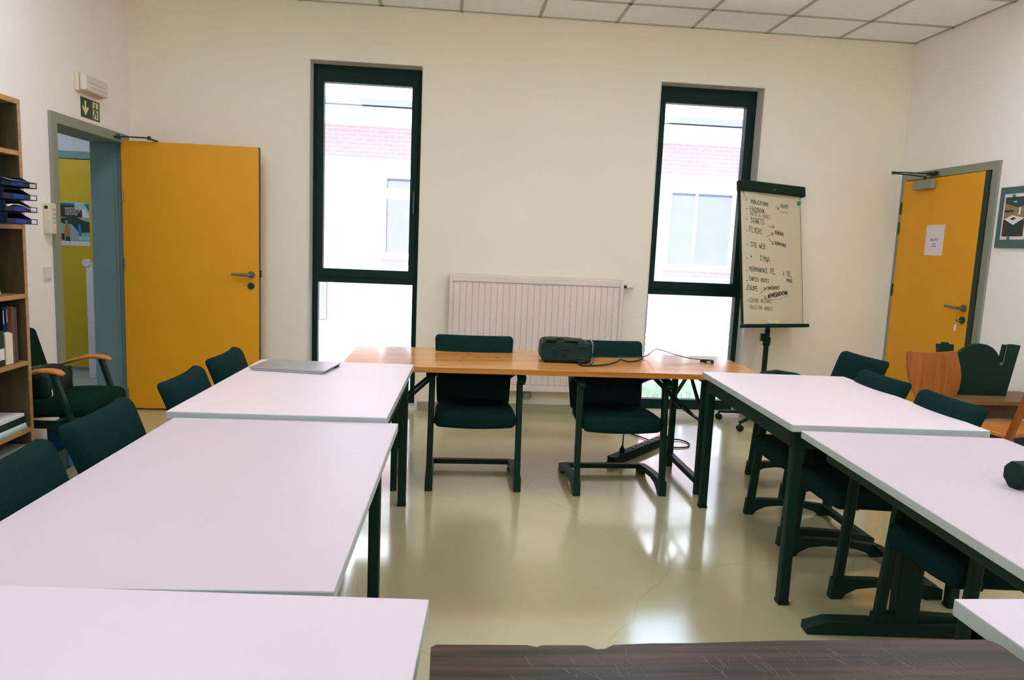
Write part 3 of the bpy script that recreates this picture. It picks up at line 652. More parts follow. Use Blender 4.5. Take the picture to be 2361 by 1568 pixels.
# bag on the easy chair
t = thing('bag', 'dark bulging bag with grey stripes lying on the easy chair', 'bag', (.21, -1.72, .455))
def fbag(x, y, z): return Vector((x*.95+.0, y, .072+z*(1-.2*(2*x/.2)**2)-.25*max(0, x)*.5))
pad(.19, .30, .15, .06, fbag, t, 'bag_body', 'blackp')
for i in range(4): MB().tube([(-.05+.024*i, -.05, .149-.004*i), (-.035+.024*i, .05, .148-.004*i)], .003, 6).build('stripe', 'grey', t)
MB().tube([(.085, -.09, .05), (.097, -.10, .015), (.094, -.105, .005)], .003, 6).build('cord', 'paper', t)
# things on the floor below
tag(MB().box((.05, -1.9, 0), (.30, -1.68, .13)).build('storage_box', 'greyd', bevel=.004), 'dark grey box on the floor by the bookcase foot', 'box')
tag(MB().box((.18, -1.66, 0), (.30, -1.44, .26)).build('waste_bin', 'bluebin', bevel=.01), 'blue bin under the easy chair', 'bin')

# ================================================================== BOOKCASE
t = thing('bookcase', 'tall brown open bookcase at the left edge', 'bookcase', (0, -2.06, 0))
BL = .95
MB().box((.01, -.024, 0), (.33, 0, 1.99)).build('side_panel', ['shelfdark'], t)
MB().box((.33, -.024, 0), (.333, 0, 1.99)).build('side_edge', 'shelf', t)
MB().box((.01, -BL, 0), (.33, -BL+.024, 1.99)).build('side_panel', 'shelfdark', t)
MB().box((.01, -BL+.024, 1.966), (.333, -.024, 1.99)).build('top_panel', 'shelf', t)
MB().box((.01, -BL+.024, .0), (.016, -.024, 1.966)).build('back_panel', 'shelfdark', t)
SZ = (1.742, 1.386, 1.042, .702, .356, .06)
for z in SZ: MB().box((.016, -BL+.024, z-.022), (.331, -.024, z)).build('shelf', 'shelf', t)
# archive boxes, top compartment
def simple(name, a, b, m, label, cat, group=None, bevel=.003): return tag(MB().box(a, b).build(name, m, bevel=bevel), label, cat, group)
bx = thing('archive_box', 'white box file with orange spine on the top bookcase shelf', 'box file', (0, 0, 1.742))
MB().box((.08, -2.36, 0), (.315, -2.205, .135)).build('box_body', 'paper', bx, bevel=.003)
MB().box((.316, -2.222, 0), (.318, -2.212, .135)).build('spine_stripe', 'orange', bx); MB().box((.3155, -2.33, .085), (.317, -2.24, .1)).build('label_bar', 'pdark', bx)
simple('archive_box', (.06, -2.50, 1.742), (.25, -2.37, 1.95), 'cream', 'tall cream box standing behind the orange-spined box file', 'box')
# letter trays
GLT = 'letter trays stacked on the bookcase'
tl = ['topmost black letter tray, with a curling sheet sticking out', 'second letter tray from the top, with blue labels', 'third letter tray from the top, with white papers in it', 'bottom letter tray, resting on the bookcase shelf']
def tray():
    t = empty('letter_tray'); w = MB()
    w.box((-.17, -.13, 0), (.17, .13, .004)); w.box((-.17, -.13, 0), (.17, -.126, .05)); w.box((-.17, .126, 0), (.10, .13, .05)); w.box((-.17, -.13, 0), (-.166, .13, .05))
    w.prism([(.10, .05), (.17, .012), (.17, 0), (.10, 0)], ((0, -.1299, 0), (1, 0, 0), (0, 0, 1)), .004); w.prism([(.10, .05), (.17, .012), (.17, 0), (.10, 0)], ((0, .1299, 0), (1, 0, 0), (0, 0, 1)), .004)
    w.box((.166, -.13, 0), (.17, .13, .026))
    w.build('tray_body', 'navy', t); MB().box((.1702, -.06, .004), (.1712, .03, .022)).build('label_clip', 'blue', t); MB().box((.1702, .075, .004), (.1712, .12, .022)).build('paper_label', 'paper', t); return t
tr0 = None
for i in range(4):
    if tr0 is None: tr0 = tray(); o = tr0
    else: o = copy_tree(tr0)
    o.location = (.285, -2.305, 1.388+.0565*(3-i)); o.rotation_euler = (0, 0, math.radians(-3+1.5*i)); tag(o, tl[i], 'letter tray', GLT)
def sheet(name, x0, x1, y0, y1, z, fn, m, label):
    bm = bmesh.new(); nx, ny = 14, 6; g = [[bm.verts.new((x0+(x1-x0)*i/nx, y0+(y1-y0)*j/ny, z+fn(i/nx, j/ny))) for j in range(ny+1)] for i in range(nx+1)]
    for i in range(nx):
        for j in range(ny): bm.faces.new((g[i][j], g[i+1][j], g[i+1][j+1], g[i][j+1]))
    s = MB(); s.bm.free(); s.bm = bm; o = s.build(name, m, smooth=True); mo = o.modifiers.new('thick', 'SOLIDIFY'); mo.thickness = .0015; return tag(o, label, 'paper')
sheet('paper_sheet', .14, .47, -2.42, -2.19, 1.388+.0565*3+.028, lambda u, v: .035*(1-v)*math.sin(PI*min(1, u*1.0))*.8, 'grey', 'grey sheet curling out of the topmost letter tray')
sheet('paper_sheet', .14, .46, -2.42, -2.19, 1.388+.0565*1+.024, lambda u, v: .012*math.sin(PI*v*1.6)*u, 'paper', 'white sheet in the third letter tray')
# brochure
b = thing('brochure', 'red and white brochure standing on the middle bookcase shelf', 'brochure', (.275, -2.30, 1.043), math.radians(6))
b.rotation_euler = (0, math.radians(-9), math.radians(8))
MB().box((0, -.15, 0), (.008, .135, .30)).build('cover', 'paper', b)
MB().box((.008, -.15, .055), (.009, .135, .225)).build('red_field', 'red', b); MB().box((.008, -.15, .225), (.009, .135, .30)).build('grey_field', 'grid', b)
text('lettering', 'MENT', .042, ((.0092, .122, .115), (0, 1, 0), (0, 0, 1)), 'paper', b, align='RIGHT', sx=.62)
MB().box((.009, .02, .072), (.0098, .12, .10)).build('picture_strip', 'brown', b); MB().box((.008, .06, .018), (.0086, .12, .022)).box((.008, .075, .03), (.0086, .12, .034)).build('small_print', 'inkblack', b)
# folders
mg = thing('magazine_file', 'cream magazine file on the bookcase, full of dark folders', 'magazine file', (0, 0, .703))
MB().prism([(.06, 0), (.315, 0), (.315, .15), (.31, .15), (.22, .05), (.06, .24)][:3]+[(.06, .24)], ((0, -2.176, 0), (1, 0, 0), (0, 0, 1)), .056).build('file_body', 'cream', mg, bevel=.002)
bf = thing('binder', 'black binder with white label beside the cream magazine file', 'binder', (0, 0, .703))
MB().box((.05, -2.292, 0), (.312, -2.238, .17)).build('binder_body', 'black', bf, bevel=.004); MB().box((.312, -2.285, .03), (.3135, -2.245, .085)).build('spine_label', 'paper', bf)
for i, (y0, y1, h, m, lb) in enumerate(((-2.186, -2.178, .285, 'blue', 'dark blue folder standing in the cream magazine file'), (-2.215, -2.190, .28, 'navy', 'navy folder standing left of the blue folder'),
                                        (-2.262, -2.243, .272, 'blackp', 'thick dark folder above the black binder'))):
    a = thing('folder', lb, 'folder', (0, 0, .703), 0, 'folders on the bookcase')
    MB().box((.10, y0, .12), (.295, y1, h)).build('folder_cover', m, a, bevel=.002); MB().box((.296, y0+.001, h-.08), (.2975, y0+.005, h-.015)).build('paper_edge', 'paper', a)
simple('book', (.05, -2.172, .703), (.315, -2.160, .985), 'redbrown', 'thin red-brown upright book beside the cream magazine file', 'book', 'books on the bookcase')
simple('book', (.04, -2.157, .703), (.312, -2.128, .978), 'brown', 'thick brown upright book, rightmost on its shelf', 'book', 'books on the bookcase')
# magazines
for i, (z, h, y1, m, lb) in enumerate(((.357, .014, -2.10, 'lightblue', 'pale blue magazine at the bottom of the bookcase stack'), (.371, .012, -2.10, 'paper', 'white magazine second from the bottom of the stack'),
                                       (.383, .034, -2.108, 'black', 'thick black book lying inside the magazine stack'), (.417, .016, -2.098, 'paper', 'white stack-top magazine on the lower bookcase shelf'))):
    simple('magazine', (.05, -2.40, z), (.322-.004*i, y1, z+h), m, lb, 'magazine', 'magazines lying on the lower shelf', .001)
dx = thing('document_box', 'grey document box with a finger hole, bottom of the bookcase', 'box', (0, 0, .061))
MB().box((.05, -2.35, 0), (.32, -2.10, .21)).build('box_body', 'grey', dx, bevel=.003); MB().cyl((.3205, -2.225, .12), .014, .002, 'x', 20).build('finger_hole', 'black', dx)
MB().box((.3202, -2.103, 0), (.3215, -2.0995, .21)).build('edge_trim', 'paper', dx)

# ================================================================== FLIP CHART
fl = thing('flip_chart', 'flip chart on a wheeled black stand, covered in handwriting', 'flip chart', (5.035, -.26, 0))
BLc, BRc, BTl = Vector((4.744, -.48, .855)), Vector((5.351, -.22, .848)), Vector((4.735, -.30, 1.95))
ax = (BRc-BLc).normalized(); ay0 = (BTl-BLc); ay = (ay0-ax*ay0.dot(ax)).normalized(); nn = ax.cross(ay)
BW, BH = (BRc-BLc).length, ay0.length
o0 = BLc - Vector(fl.location)
def fbox(x0, y0, x1, y1, d0, d1): # board coords, d along outward normal
    return MB().prism([(x0, y0), (x1, y0), (x1, y1), (x0, y1)], (o0+nn*d0, ax, ay), d1-d0)
fbox(-.005, 0, BW+.005, BH-.06, -.03, -.004).build('board', 'black', fl)
fbox(-.02, BH-.075, BW+.03, BH+.01, -.035, .035).build('clamp_bar', 'blackp', fl, bevel=.012, seg=3)
fbox(-.02, -.03, BW+.015, -.002, -.03, .05).build('pen_tray', 'blackp', fl, bevel=.006)
pa = fbox(-.004, .0, BW-.006, BH-.07, -.004, .001).build('paper_pad', 'flippaper', fl)
# torn curl under the clamp
cu = MB(); cu.prism([(.012, 0), (.3, -.012), (BW-.03, -.006), (BW-.03, .0), (.012, .0)], (o0+ay*(BH-.072)+nn*.012, ax, ay), .002); cu.prism([(.02, 0), (.03, -.035), (.07, -.05), (.1, -.03), (.16, -.012), (.2, 0)], (o0+ay*(BH-.075)+nn*.006, ax, ay), .0015); cu.build('torn_edge', 'flippaper', fl)
# stroke alphabet for the handwriting
G = {'A': [[(0, 0), (.4, 1), (.8, 0)], [(.15, .38), (.65, .38)]], 'B': [[(0, 0), (0, 1), (.6, .85), (.5, .55), (0, .5)], [(.5, .52), (.7, .25), (0, 0)]], 'C': [[(.7, .9), (.3, 1), (0, .5), (.3, 0), (.7, .1)]],
     'D': [[(0, 0), (0, 1), (.5, .9), (.7, .5), (.4, .05), (0, 0)]], 'E': [[(.65, 1), (0, 1), (0, 0), (.65, 0)], [(0, .5), (.5, .5)]], 'F': [[(.65, 1), (0, 1), (0, 0)], [(0, .55), (.5, .55)]],
     'G': [[(.7, .85), (.3, 1), (0, .5), (.3, 0), (.7, .15), (.7, .45), (.4, .45)]], 'H': [[(0, 0), (0, 1)], [(.65, 0), (.65, 1)], [(0, .5), (.65, .5)]], 'I': [[(.15, 0), (.15, 1)]],
     'K': [[(0, 0), (0, 1)], [(.65, 1), (0, .45), (.65, 0)]], 'L': [[(0, 1), (0, 0), (.65, 0)]], 'M': [[(0, 0), (.1, 1), (.4, .4), (.7, 1), (.8, 0)]], 'N': [[(0, 0), (0, 1), (.65, 0), (.65, 1)]],
     'O': [[(.35, 1), (0, .5), (.35, 0), (.7, .5), (.35, 1)]], 'P': [[(0, 0), (0, 1), (.65, .9), (.6, .55), (0, .5)]], 'Q': [[(.35, 1), (0, .5), (.35, 0), (.7, .5), (.35, 1)], [(.45, .25), (.75, -.1)]],
     'R': [[(0, 0), (0, 1), (.65, .9), (.55, .55), (0, .5)], [(.2, .5), (.7, 0)]], 'S': [[(.65, .9), (.3, 1), (.05, .75), (.6, .3), (.35, 0), (0, .1)]], 'T': [[(0, 1), (.7, 1)], [(.35, 1), (.35, 0)]],
     'U': [[(0, 1), (.05, .15), (.35, 0), (.6, .15), (.65, 1)]], 'V': [[(0, 1), (.35, 0), (.7, 1)]], 'W': [[(0, 1), (.2, 0), (.45, .7), (.65, 0), (.9, 1)]], 'X': [[(0, 0), (.7, 1)], [(0, 1), (.7, 0)]],
     'Y': [[(0, 1), (.35, .5)], [(.7, 1), (.2, -.05)]], 'Z': [[(0, 1), (.7, 1), (0, 0), (.7, 0)]], '-': [[(0, .5), (.6, .5)]], '+': [[(.0, .5), (.6, .5)], [(.3, .9), (.3, .1)]], '"': [[(.15, .9), (.15, .5)], [(.4, .9), (.4, .5)]], '?': [[(.0, .85), (.3, 1), (.6, .75), (.3, .4)], [(.3, .1), (.3, .02)]]}
AC = {'É': 'E', 'È': 'E', 'À': 'A', 'Î': 'I'}
hr = random.Random(11)
def write(mb, s, x, y, h, slope=-.06, wd=.0042, sp=.92):
    for ch in s:
        if ch == ' ': x += h*.55; y += slope*h*.55; continue
        base = AC.get(ch, ch); st = [list(q) for q in G[base]]
        if ch in AC: st.append([(.25, 1.15), (.5, 1.32)] if ch in 'ÉÎ' else [(.5, 1.15), (.25, 1.32)])
        hh = h*hr.uniform(.9, 1.08); ww = hh*.72; jx = hr.uniform(-.04, .04)
        wmax = max(p[0] for q in st for p in q)
        for q in st: mb.ribbon([(x+p[0]*ww+jx*p[1]*ww, y+p[1]*hh+slope*p[0]*ww+hr.uniform(-.02, .02)*hh) for p in q], wd, (o0+nn*.0012, ax, ay), .0006)
        adv = (wmax+.22)*ww*sp; x += adv; y += slope*adv
    return x, y
def arrow(mb, x0, y0, x1, y1, wd=.004):
    d = Vector((x1-x0, y1-y0)); d.normalize(); n_ = Vector((-d.y, d.x)); FRM = (o0+nn*.0012, ax, ay)
    mb.ribbon([(x0, y0), (x1, y1)], wd, FRM, .0006); mb.ribbon([(x1-d.x*.02+n_.x*.015, y1-d.y*.02+n_.y*.015), (x1, y1), (x1-d.x*.02-n_.x*.015, y1-d.y*.02-n_.y*.015)], wd, FRM, .0006)
hw, hf = MB(), MB()
def Y(py): return BH*(1-(py-95)/(1345-95))*.985        # row of the pad, counted down from its top
L_ = [(.045, .935, '-'), (.045, .868, '-'), (.04, .79, '-'), (.04, .70, '-'), (.04, .595, '-'), (.035, .495, '-'), (.03, .40, '-'), (.03, .325, '-'), (.022, .258, '-'), (.03, .172, '-')]
T_ = BH-.075
for x, f, s_ in L_: write(hw, s_, x, f*T_-.014, .035)
write(hw, 'PUBLICATIONS', .10, .930*T_-.015, .030); arrow(hw, .37, .902*T_, .41, .896*T_); write(hw, 'UTILITÉ?', .425, .905*T_, .024, -.01); hw.ribbon([(.42, .872*T_), (.51, .868*T_)], .003, (o0+nn*.0012, ax, ay))
write(hw, 'FACEBOOK', .088, .872*T_-.017, .034); write(hf, 'BOÎTE À LIVRES', .092, .838*T_-.014, .028, -.09)
write(hw, 'SIGNETS', .092, .790*T_-.02, .040, -.08); arrow(hw, .29, .752*T_, .35, .746*T_)
write(hw, 'FLYERS', .078, .718*T_-.02, .042, -.10); arrow(hw, .27, .672*T_, .34, .698*T_); write(hw, 'GENERAL', .355, .698*T_, .026, -.13); arrow(hw, .285, .655*T_, .34, .615*T_); write(hw, 'THÉMATIQUE', .35, .615*T_, .023, -.12)
write(hw, 'SITE WEB', .085, .606*T_-.02, .038, -.10)
write(hw, '"', .085, .492*T_, .03); write(hw, 'DYNA', .19, .485*T_, .042, -.16)
write(hw, 'PERMANENCE TÉL', .068, .402*T_, .035, -.06); write(hw, '+', .435, .372*T_, .04); write(hw, 'TÉL', .475, .372*T_, .036, -.08); write(hw, 'PRIVÉ', .478, .325*T_, .027, -.05)
write(hw, 'CARTES VISITES', .062, .330*T_, .030, -.07)
write(hw, 'ÉQUIPE', .04, .258*T_, .036, -.06); arrow(hw, .185, .235*T_, .24, .275*T_); write(hw, 'CONFÉRENCES', .25, .262*T_, .024, .05); arrow(hw, .21, .215*T_, .245, .195*T_); write(hw, 'REPRÉSENTATION', .265, .198*T_, .027, .16, .007)
hf.ribbon([(.3, .185*T_), (.4, .19*T_), (.5, .225*T_)], .004, (o0+nn*.0012, ax, ay))
write(hf, 'CENTRE ARCHIVES', .055, .165*T_, .030, -.02); write(hf, 'COLLECTIVE ARRÊTS'.replace('Ê', 'E'), .058, .118*T_, .027, -.07)
hw.build('handwriting', 'ink', pa); hf.build('handwriting', 'inkfaint', pa, ).__setitem__('label', 'faint handwriting')
MB().prism([(-.006, 0), (.006, 0), (.006, .004), (-.006, .004)], (o0+ax*.33+ay*(BH-.045)+nn*.0355, ax, ay), .001).build('maker_mark', 'grid', fl)
pc = o0+ax*(BW*.5)+ay*.40+nn*-.06
pb = Vector((0, 0, 0))
MB().tube([(pb.x, pb.y, .08), (pb.x, pb.y, .80)], .021, 14).tube([(pb.x, pb.y, .70), (pb.x, pb.y, .95), (pc.x, pc.y, pc.z)], .016, 12).build('pole', 'black', fl)
MB().cyl((pb.x, pb.y, .70), .03, .07).box((pb.x-.055, pb.y-.012, .70), (pb.x-.02, pb.y+.012, .76)).build('height_clamp', 'blackp', fl)
MB().cyl((pb.x, pb.y, .09), .04, .06).build('hub', 'black', fl)
for k in range(5):
    a = math.radians(148+72*k); ex, ey = pb.x+.33*math.cos(a), pb.y+.33*math.sin(a)
    if ey > .20: ey = .20
    sp = MB().tube([(pb.x, pb.y, .10), (pb.x+.15*math.cos(a), pb.y+.15*math.sin(a), .092), (ex, ey, .07)], [.026, .022, .016], 10, .7).build('base_arm', 'black', fl, smooth=True)
    MB().cyl((ex, ey-.012, .026), .026, .018, 'y', 18).cyl((ex, ey+.012, .026), .026, .018, 'y', 18).cyl((ex, ey, .055), .008, .03).build('caster', 'blackp', sp, bevel=.003)
# magnet and eraser
mg_ = MB(); wp = BLc + ax*(BW-.03) + ay*(BH-.125) + nn*.008
o = MB().prism([(.014*math.cos(2*PI*k/18), .016*math.sin(2*PI*k/18)) for k in range(18)], (wp, ax, ay), .012).build('magnet', 'green', bevel=.003); tag(o, 'green round magnet on the flip chart edge', 'magnet')
wp = BLc + ax*.24 + ay*.0005 + nn*.003
o = MB().prism([(0, 0), (.11, 0), (.108, .02), (.095, .028), (.015, .028), (.002, .02)], (wp, ax, ay), .03).build('board_eraser', 'cream', bevel=.003); tag(o, 'cream board eraser on the flip chart tray', 'eraser')

# ================================================================== ON THE TABLES
lp = thing('laptop', 'closed silver laptop on the far left white table', 'laptop', (1.722, -2.356, .75), math.radians(-9.5))
Lw, Ld = .362, .25
MB().box((-Lw/2, -Ld/2, .0105), (Lw/2, Ld/2, .0175)).build('lid', 'silver', lp, bevel=.0015)
MB().prism([(-Lw/2+.012, .0015), (Lw/2-.012, .0015), (Lw/2-.002, .0095), (-Lw/2+.002, .0095)], ((0, Ld/2-.002, 0), (1, 0, 0), (0, 0, 1)), Ld-.004).build('base', 'silver', lp)
MB().box((-Lw/2+.02, -Ld/2+.012, 0), (Lw/2-.02, Ld/2-.012, .002)).build('underside', 'black', lp)
w = MB()
for y in (.04, .058, .07, .088): w.box((Lw/2-.006, y, .004), (Lw/2+.0005, y+.011, .0085))
w.build('ports', 'black', lp)
pj = thing('projector', 'black video projector on the pine table', 'projector', (3.15, -1.70, .72), math.radians(-1))
def fp(x, y, z):
    f = (z+.068)/.136; tx = x + (-.004 if f < .5 else 0); zz = .008+f*.122 - .018*max(0, (x-.02)/.14)**1.5*f - .010*max(0, (-x-.11)/.04)*f
    return Vector((tx*(1-.04*abs(f-.55)*2), y - .035*f*(1 if y < 0 else .3)*-1 + (.03*f if y < 0 else 0)*0, zz))
pad(.30, .22, .136, .018, fp, pj, 'casing', 'blackp', 10, 6, 6)
MB().cyl((-.045, -.02, .130), .028, .02, 'z', 20).build('zoom_ring', 'black', pj)
MB().box((-.125, -.09, .124), (-.065, .02, .139)).build('top_ridge', 'blackp', pj, bevel=.005); MB().box((-.02, -.085, .122), (.10, .04, .134)).build('top_cover', 'blackp', pj, bevel=.006)
for sx in (-.12, .11): MB().cyl((sx, -.08, .005), .012, .01).build('foot', 'black', pj)
MB().cyl((0, .09, .005), .012, .01).build('foot', 'black', pj)
FP = ((0, -.1115, 0), (1, 0, 0), (0, 0, 1))
w = MB(); FQ = ((0, -.094, 0), (1, 0, 0), (0, 0, 1))
for x0, x1, z in ((-.03, .0, .112), (.0, .02, .112), (-.06, -.04, .1), (-.02, .03, .1), (-.1, -.06, .085), (-.04, .01, .085)): w.box((x0, -.0985, z), (x1, -.092, z+.002))
w.box((.07, -.1, .03), (.105, -.1085, .033)); w.box((.06, -.112, .012), (.1, -.109, .018)); w.build('printed_labels', 'greyd', pj)
w = MB()
for i in range(6): w.box((.055, -.0955, .098+.0055*i), (.125, -.085, .1005+.0055*i))
w.build('vent_grille', 'greyd', pj)
MB().cyl((-.085, -.106, .045), .006, .006, 'y', 12).cyl((-.06, -.106, .058), .008, .006, 'y', 12).box((-.03, -.107, .035), (-.008, -.1, .052)).build('sockets', 'navy', pj)
MB().box((.1465, -.08, .06), (.1515, .0, .128)).build('side_glint', 'silver', pj, bevel=.002)
# cables on the pine table
def cable(name, pts, r, m, label, cat='cable', group=None):
    P = [Vector(p) for p in pts]; P = [P[0]*2-P[1]]+P+[P[-1]*2-P[-2]]; out = []
    for i in range(1, len(P)-2):
        for k in range(6):
            u = k/6; a, b, c_, d = P[i-1:i+3]
            out.append(.5*((2*b)+(c_-a)*u+(2*a-5*b+4*c_-d)*u*u+(3*b-a-3*c_+d)*u**3))
    out.append(P[-2]); return tag(MB().tube(out, r, 8).build(name, m, smooth=True), label, cat, group)
T = .725
cable('power_cable', [(3.22, -1.76, T+.002), (3.21, -1.86, T+.001), (3.25, -1.895, T+.001), (3.36, -1.85, T+.002), (3.44, -1.78, T+.008), (3.48, -1.72, T+.014), (3.53, -1.72, T+.004), (3.60, -1.66, T+.002), (3.66, -1.55, T+.004), (3.68, -1.45, T+.006), (3.69, -1.34, T+.006), (3.69, -1.312, T-.01), (3.68, -1.302, T-.14), (3.66, -1.30, .4), (3.635, -1.31, .18), (3.632, -1.312, .10)], .0045, 'blackp', 'black power cable from the projector over the table edge')
cable('signal_cable', [(3.285, -1.84, T+.05), (3.29, -1.86, T+.03), (3.275, -1.88, T+.008), (3.28, -1.80, T+.004), (3.32, -1.62, T+.003), (3.45, -1.5, T+.003), (3.6, -1.54, T+.003), (3.7, -1.50, T+.01), (3.74, -1.50, T+.045), (3.78, -1.49, T+.05), (3.86, -1.52, T+.03), (3.95, -1.55, T+.012), (4.02, -1.58, T+.008), (4.045, -1.595, T+.008)], .003, 'darksteel', 'thin signal cable running from the projector to the small adapter')
ad = thing('adapter', 'small black cable adapter near the pine table end', 'adapter', (4.06, -1.625, .72), math.radians(-12))
MB().box((-.025, -.02, 0), (.025, .02, .02)).build('adapter_body', 'blackp', ad, bevel=.003); MB().box((-.02, -.035, .002), (.004, -.02, .014)).build('plug_end', 'silver', ad, bevel=.002); MB().cyl((-.03, .03, .008), .009, .04, 'x', 12).build('strain_relief', 'blackp', ad)
# power strip
ps = thing('power_strip', 'black multi-socket power strip with red switches on the floor', 'power strip', (3.80, -1.13, 0), math.atan2(.574, .53))
prof = [(-.04, 0), (.04, 0), (.04, .008), (.026, .016), (.024, .046), (.03, .054), (-.03, .054), (-.024, .046), (-.026, .016), (-.04, .008)]
MB().prism(prof, ((-.40, 0, 0), (0, 1, 0), (0, 0, 1)), .80).build('housing', 'blackp', ps, bevel=.003)
for i in range(9):
    x = -.33+.078*i
    if i in (3, 8): MB().box((x-.014, -.012, .054), (x+.014, .012, .059)).build('rocker_switch', 'red', ps, bevel=.002)
    else: MB().cyl((x, 0, .055), .021, .003, 'z', 20).build('socket', 'black', ps)
pl = thing('plug', 'black plug standing in the first socket of the power strip', 'plug', (3.80-.252*.678, -1.13-.252*.735, .056))
MB().cyl((0, 0, .014), .019, .028, 'z', 18, .016).cyl((0, 0, .036), .012, .02, 'z', 14, .006).build('plug_body', 'blackp', pl)
cable('mains_cable', [(4.068, -.838, .03), (4.12, -.80, .012), (4.19, -.80, .008), (4.23, -.88, .006), (4.19, -.98, .006), (4.08, -1.0, .006), (3.98, -.93, .006), (3.95, -.82, .008), (3.85, -.62, .006), (3.7, -.35, .006), (3.6, -.08, .006)], .005, 'blackp', 'black mains cable looping out of the power strip on the floor')
# case on the right table
cs = thing('pencil_case', 'black faceted cylindrical case on the near right white table', 'case', (4.235, -3.965, .735), math.radians(4))
oc = [(.044*math.cos(PI/8+PI/4*k), .044*math.sin(PI/8+PI/4*k)+.0407) for k in range(8)]
MB().prism(oc, ((-.095, 0, 0), (0, 1, 0), (0, 0, 1)), .21).build('case_body', 'blackp', cs, bevel=.008, seg=3); MB().tube([(-.03, -.03, .079), (.1, -.03, .079)], .002, 6).cyl((-.045, -.03, .079), .005, .004).build('zip', 'steel', cs)

# ================================================================== RIGHT CORNER
wc = thing('plywood_chair', 'brown moulded plywood chair standing in front of the yellow door', 'chair', (5.31, -2.0, 0))
OUT = [(-.157, .872), (-.167, .862), (-.161, .789), (-.141, .712), (-.111, .642), (-.066, .569), (-.03, .50), (.11, .50), (.162, .575), (.186, .655), (.191, .726), (.177, .786), (.147, .871), (.132, .879), (.06, .871), (-.02, .867), (-.1, .869)]
o = MB().prism(OUT, ((0, .1, 0), (1, 0, 0), (0, 0, 1)), .012)
o.build('backrest', 'teak', wc, bevel=.003)
MB().box((-.19, .13, .435), (.2, .14, .45)).box((-.19, -.0, .44), (.2, .11, .452)).build('seat', 'teak', wc, bevel=.004)
MB().tube([(0.04, .112, .60), (0.04, .135, .47), (.04, .09, .43)], .014, 10).build('back_bracket', 'darksteel', wc)
for sx in (-.15, .17):
    for y in (.02, .12): MB().tube([(sx, y, .44), (sx*1.1, y*1.2, 0)], .011, 10).build('leg', 'darksteel', wc)
st = thing('side_table', 'low brown wooden table under the dark arched stand', 'table', (5.75, -1.80, 0))
MB().box((-.30, -.20, .575), (.36, .15, .60)).build('tabletop', 'teakdark', st, bevel=.003)
MB().box((-.27, -.155, .49), (.33, -.135, .575)).build('apron', 'shelfdark', st)
for sx in (-.27, .30):
    for y in (-.13, .09): MB().box((sx, y, 0), (sx+.035, y+.035, .575)).build('leg', 'teakdark', st)
ab = thing('display_stand', 'dark arched stand with two upright slats on the low wooden table', 'stand', (5.655, -1.80, .60))
OUT = [(-.21, 0), (.209, 0), (.263, .315), (.164, .315), (.150, .205), (.147, .192), (.141, .198), (.136, .235), (.116, .268), (.086, .295), (.045, .313), (.009, .318), (-.04, .31), (-.085, .29), (-.122, .26), (-.143, .225), (-.150, .19), (-.156, .185), (-.160, .205), (-.166, .307), (-.263, .307)]
o = MB().prism(OUT, ((0, 0, 0), (1, 0, 0), (0, 0, 1)), .03); o.build('stand_panel', 'black', ab)
MB().bar((.1585, -.033, .205), (.172, -.033, .312), .004, .004).build('chrome_strip', 'steel', ab); MB().cyl((.148, -.03, .2), .009, .012, 'y', 14).build('pivot', 'steel', ab)
for x in (.215, -.215): MB().box((x-.02, -.026, .306), (x+.02, -.004, .319)).build('top_clip', 'black', ab, bevel=.003)
gb = thing('file_box', 'grey-green box standing below the low wooden table', 'box', (5.90, -1.70, 0))
MB().box((-.15, -.14, 0), (.13, .08, .44)).build('box_body', 'greyd', gb, bevel=.003); MB().box((-.03, -.143, .28), (.03, -.14, .34)).build('handle_slot', 'black', gb)
c = thing('wooden_chair', 'wooden chair with tan back panel at the right edge', 'chair', (5.73, -2.26, 0), math.radians(-75))
MB().box((-.34, -.23, .455), (-.016, .225, .478)).build('seat', 'arm', c, bevel=.005)
for y in (-.23, .235): MB().bar((-.0, y, .0), (.0, y, .46), .035, .03, (1, 0, 0)).bar((.0, y, .46), (.095, y, .80), .03, .028, (0, 1, 0)).build('back_post', 'teak', c)
o = MB(); o.prism([(-.205, .50), (.215, .50), (.215, .775), (-.205, .775)], ((-.068, 0, .012), (0, 1, 0), (.26, 0, .965)), .028); o.build('back_panel', 'tan', c, bevel=.006)
for y in (-.21, .205): MB().box((-.33, y-.016, 0), (-.295, y+.016, .455)).build('leg', 'teak', c)

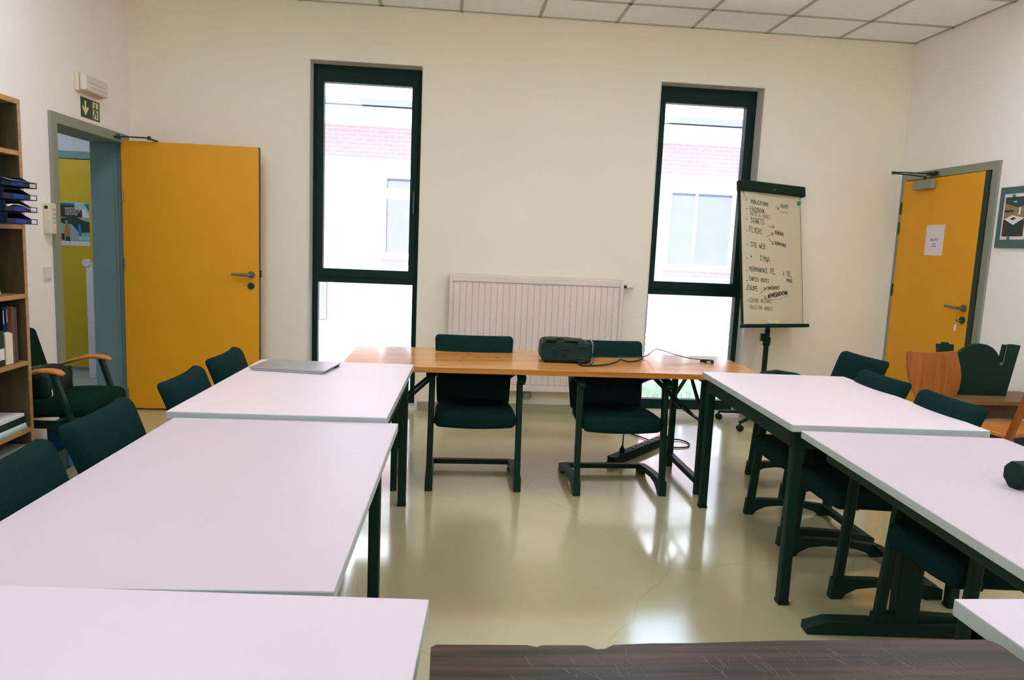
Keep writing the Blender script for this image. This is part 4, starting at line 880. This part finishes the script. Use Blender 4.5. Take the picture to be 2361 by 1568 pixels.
# ================================================================== OUTSIDE
struct('pavement', MB().box((-14, .32, -.12), (22, 7.2, -.06)), 'paving', 'pale sunlit paving outside the windows', 'paving')
bd = thing('neighbour_building', 'pale brick building with white window frames across the yard', 'building', (0, 7, 0))
MB().box((-6, 0, -.06), (7.56, .4, 3.27)).build('brick_wall', 'brick', bd)
MB().box((-6.3, -.45, 3.27), (7.9, .4, 3.52)).build('fascia', 'fascia', bd); MB().box((-6.3, -.5, 3.54), (7.9, .4, 3.64)).build('gutter', 'bluepane', bd); MB().box((-6, .5, 3.6), (9, .9, 5.2)).build('upper_wall', 'fascia', bd)
for x0, x1 in ((1.28, 2.55), (6.29, 7.53), (-1.6, -.4)):
    wf = MB(); wf.ring((x0, 0, 1.1), (1, 0, 0), (0, 0, 1), x1-x0, 1.4, (.06, .06, .05, .08), .05); wf.box((x0+.5, -.05, 1.15), (x0+.54, 0, 2.42)); wf.box((x0-.03, -.1, 1.05), (x1+.03, 0, 1.098))
    o = wf.build('window_frame', 'fascia', bd); MB().box((x0+.055, -.012, 1.145), (x1-.055, -.004, 2.425)).build('pane', 'bluepane', o)
MB().box((.0, -.04, -.05), (.34, 0, .62)).build('cellar_door', 'bluepane', bd)
MB().tube([(7.62, -.3, -.05), (7.62, -.3, 3.3)], .03, 8).build('downpipe', 'bluepane', bd)
sh = MB(); rs = random.Random(5)
for k in range(260):
    x, y = 5.6+rs.random()*1.9, 5.4+rs.random()*.5; z = rs.random()*.35
    a = rs.random()*6.28; l = .05+rs.random()*.16; sh.tube([(x, y, z-.05), (x+l*.5*math.cos(a), y+.02, z+l*.7), (x+l*math.cos(a), y+.03, z+l)], .005, 4)
tag(sh.build('leafless_shrub', 'twig'), 'low leafless shrub along the foot of the building opposite', 'shrub')
gr = MB(); rs = random.Random(9)
for k in range(4200):
    x, y = 3.6+rs.random()*3.0, .42+rs.random()*1.35; h = .03+rs.random()*.05; a = rs.random()*6.28; dx_, dy_ = .006*math.cos(a), .006*math.sin(a)
    v = [gr.bm.verts.new(q) for q in ((x-dx_, y-dy_, -.062), (x+dx_, y+dy_, -.062), (x+rs.uniform(-.02, .02), y+rs.uniform(-.02, .02), -.06+h))]; gr.bm.faces.new(v)
tag(gr.build('lawn', 'grass'), 'short grass growing outside the window behind the flip chart', 'grass', kind='stuff')
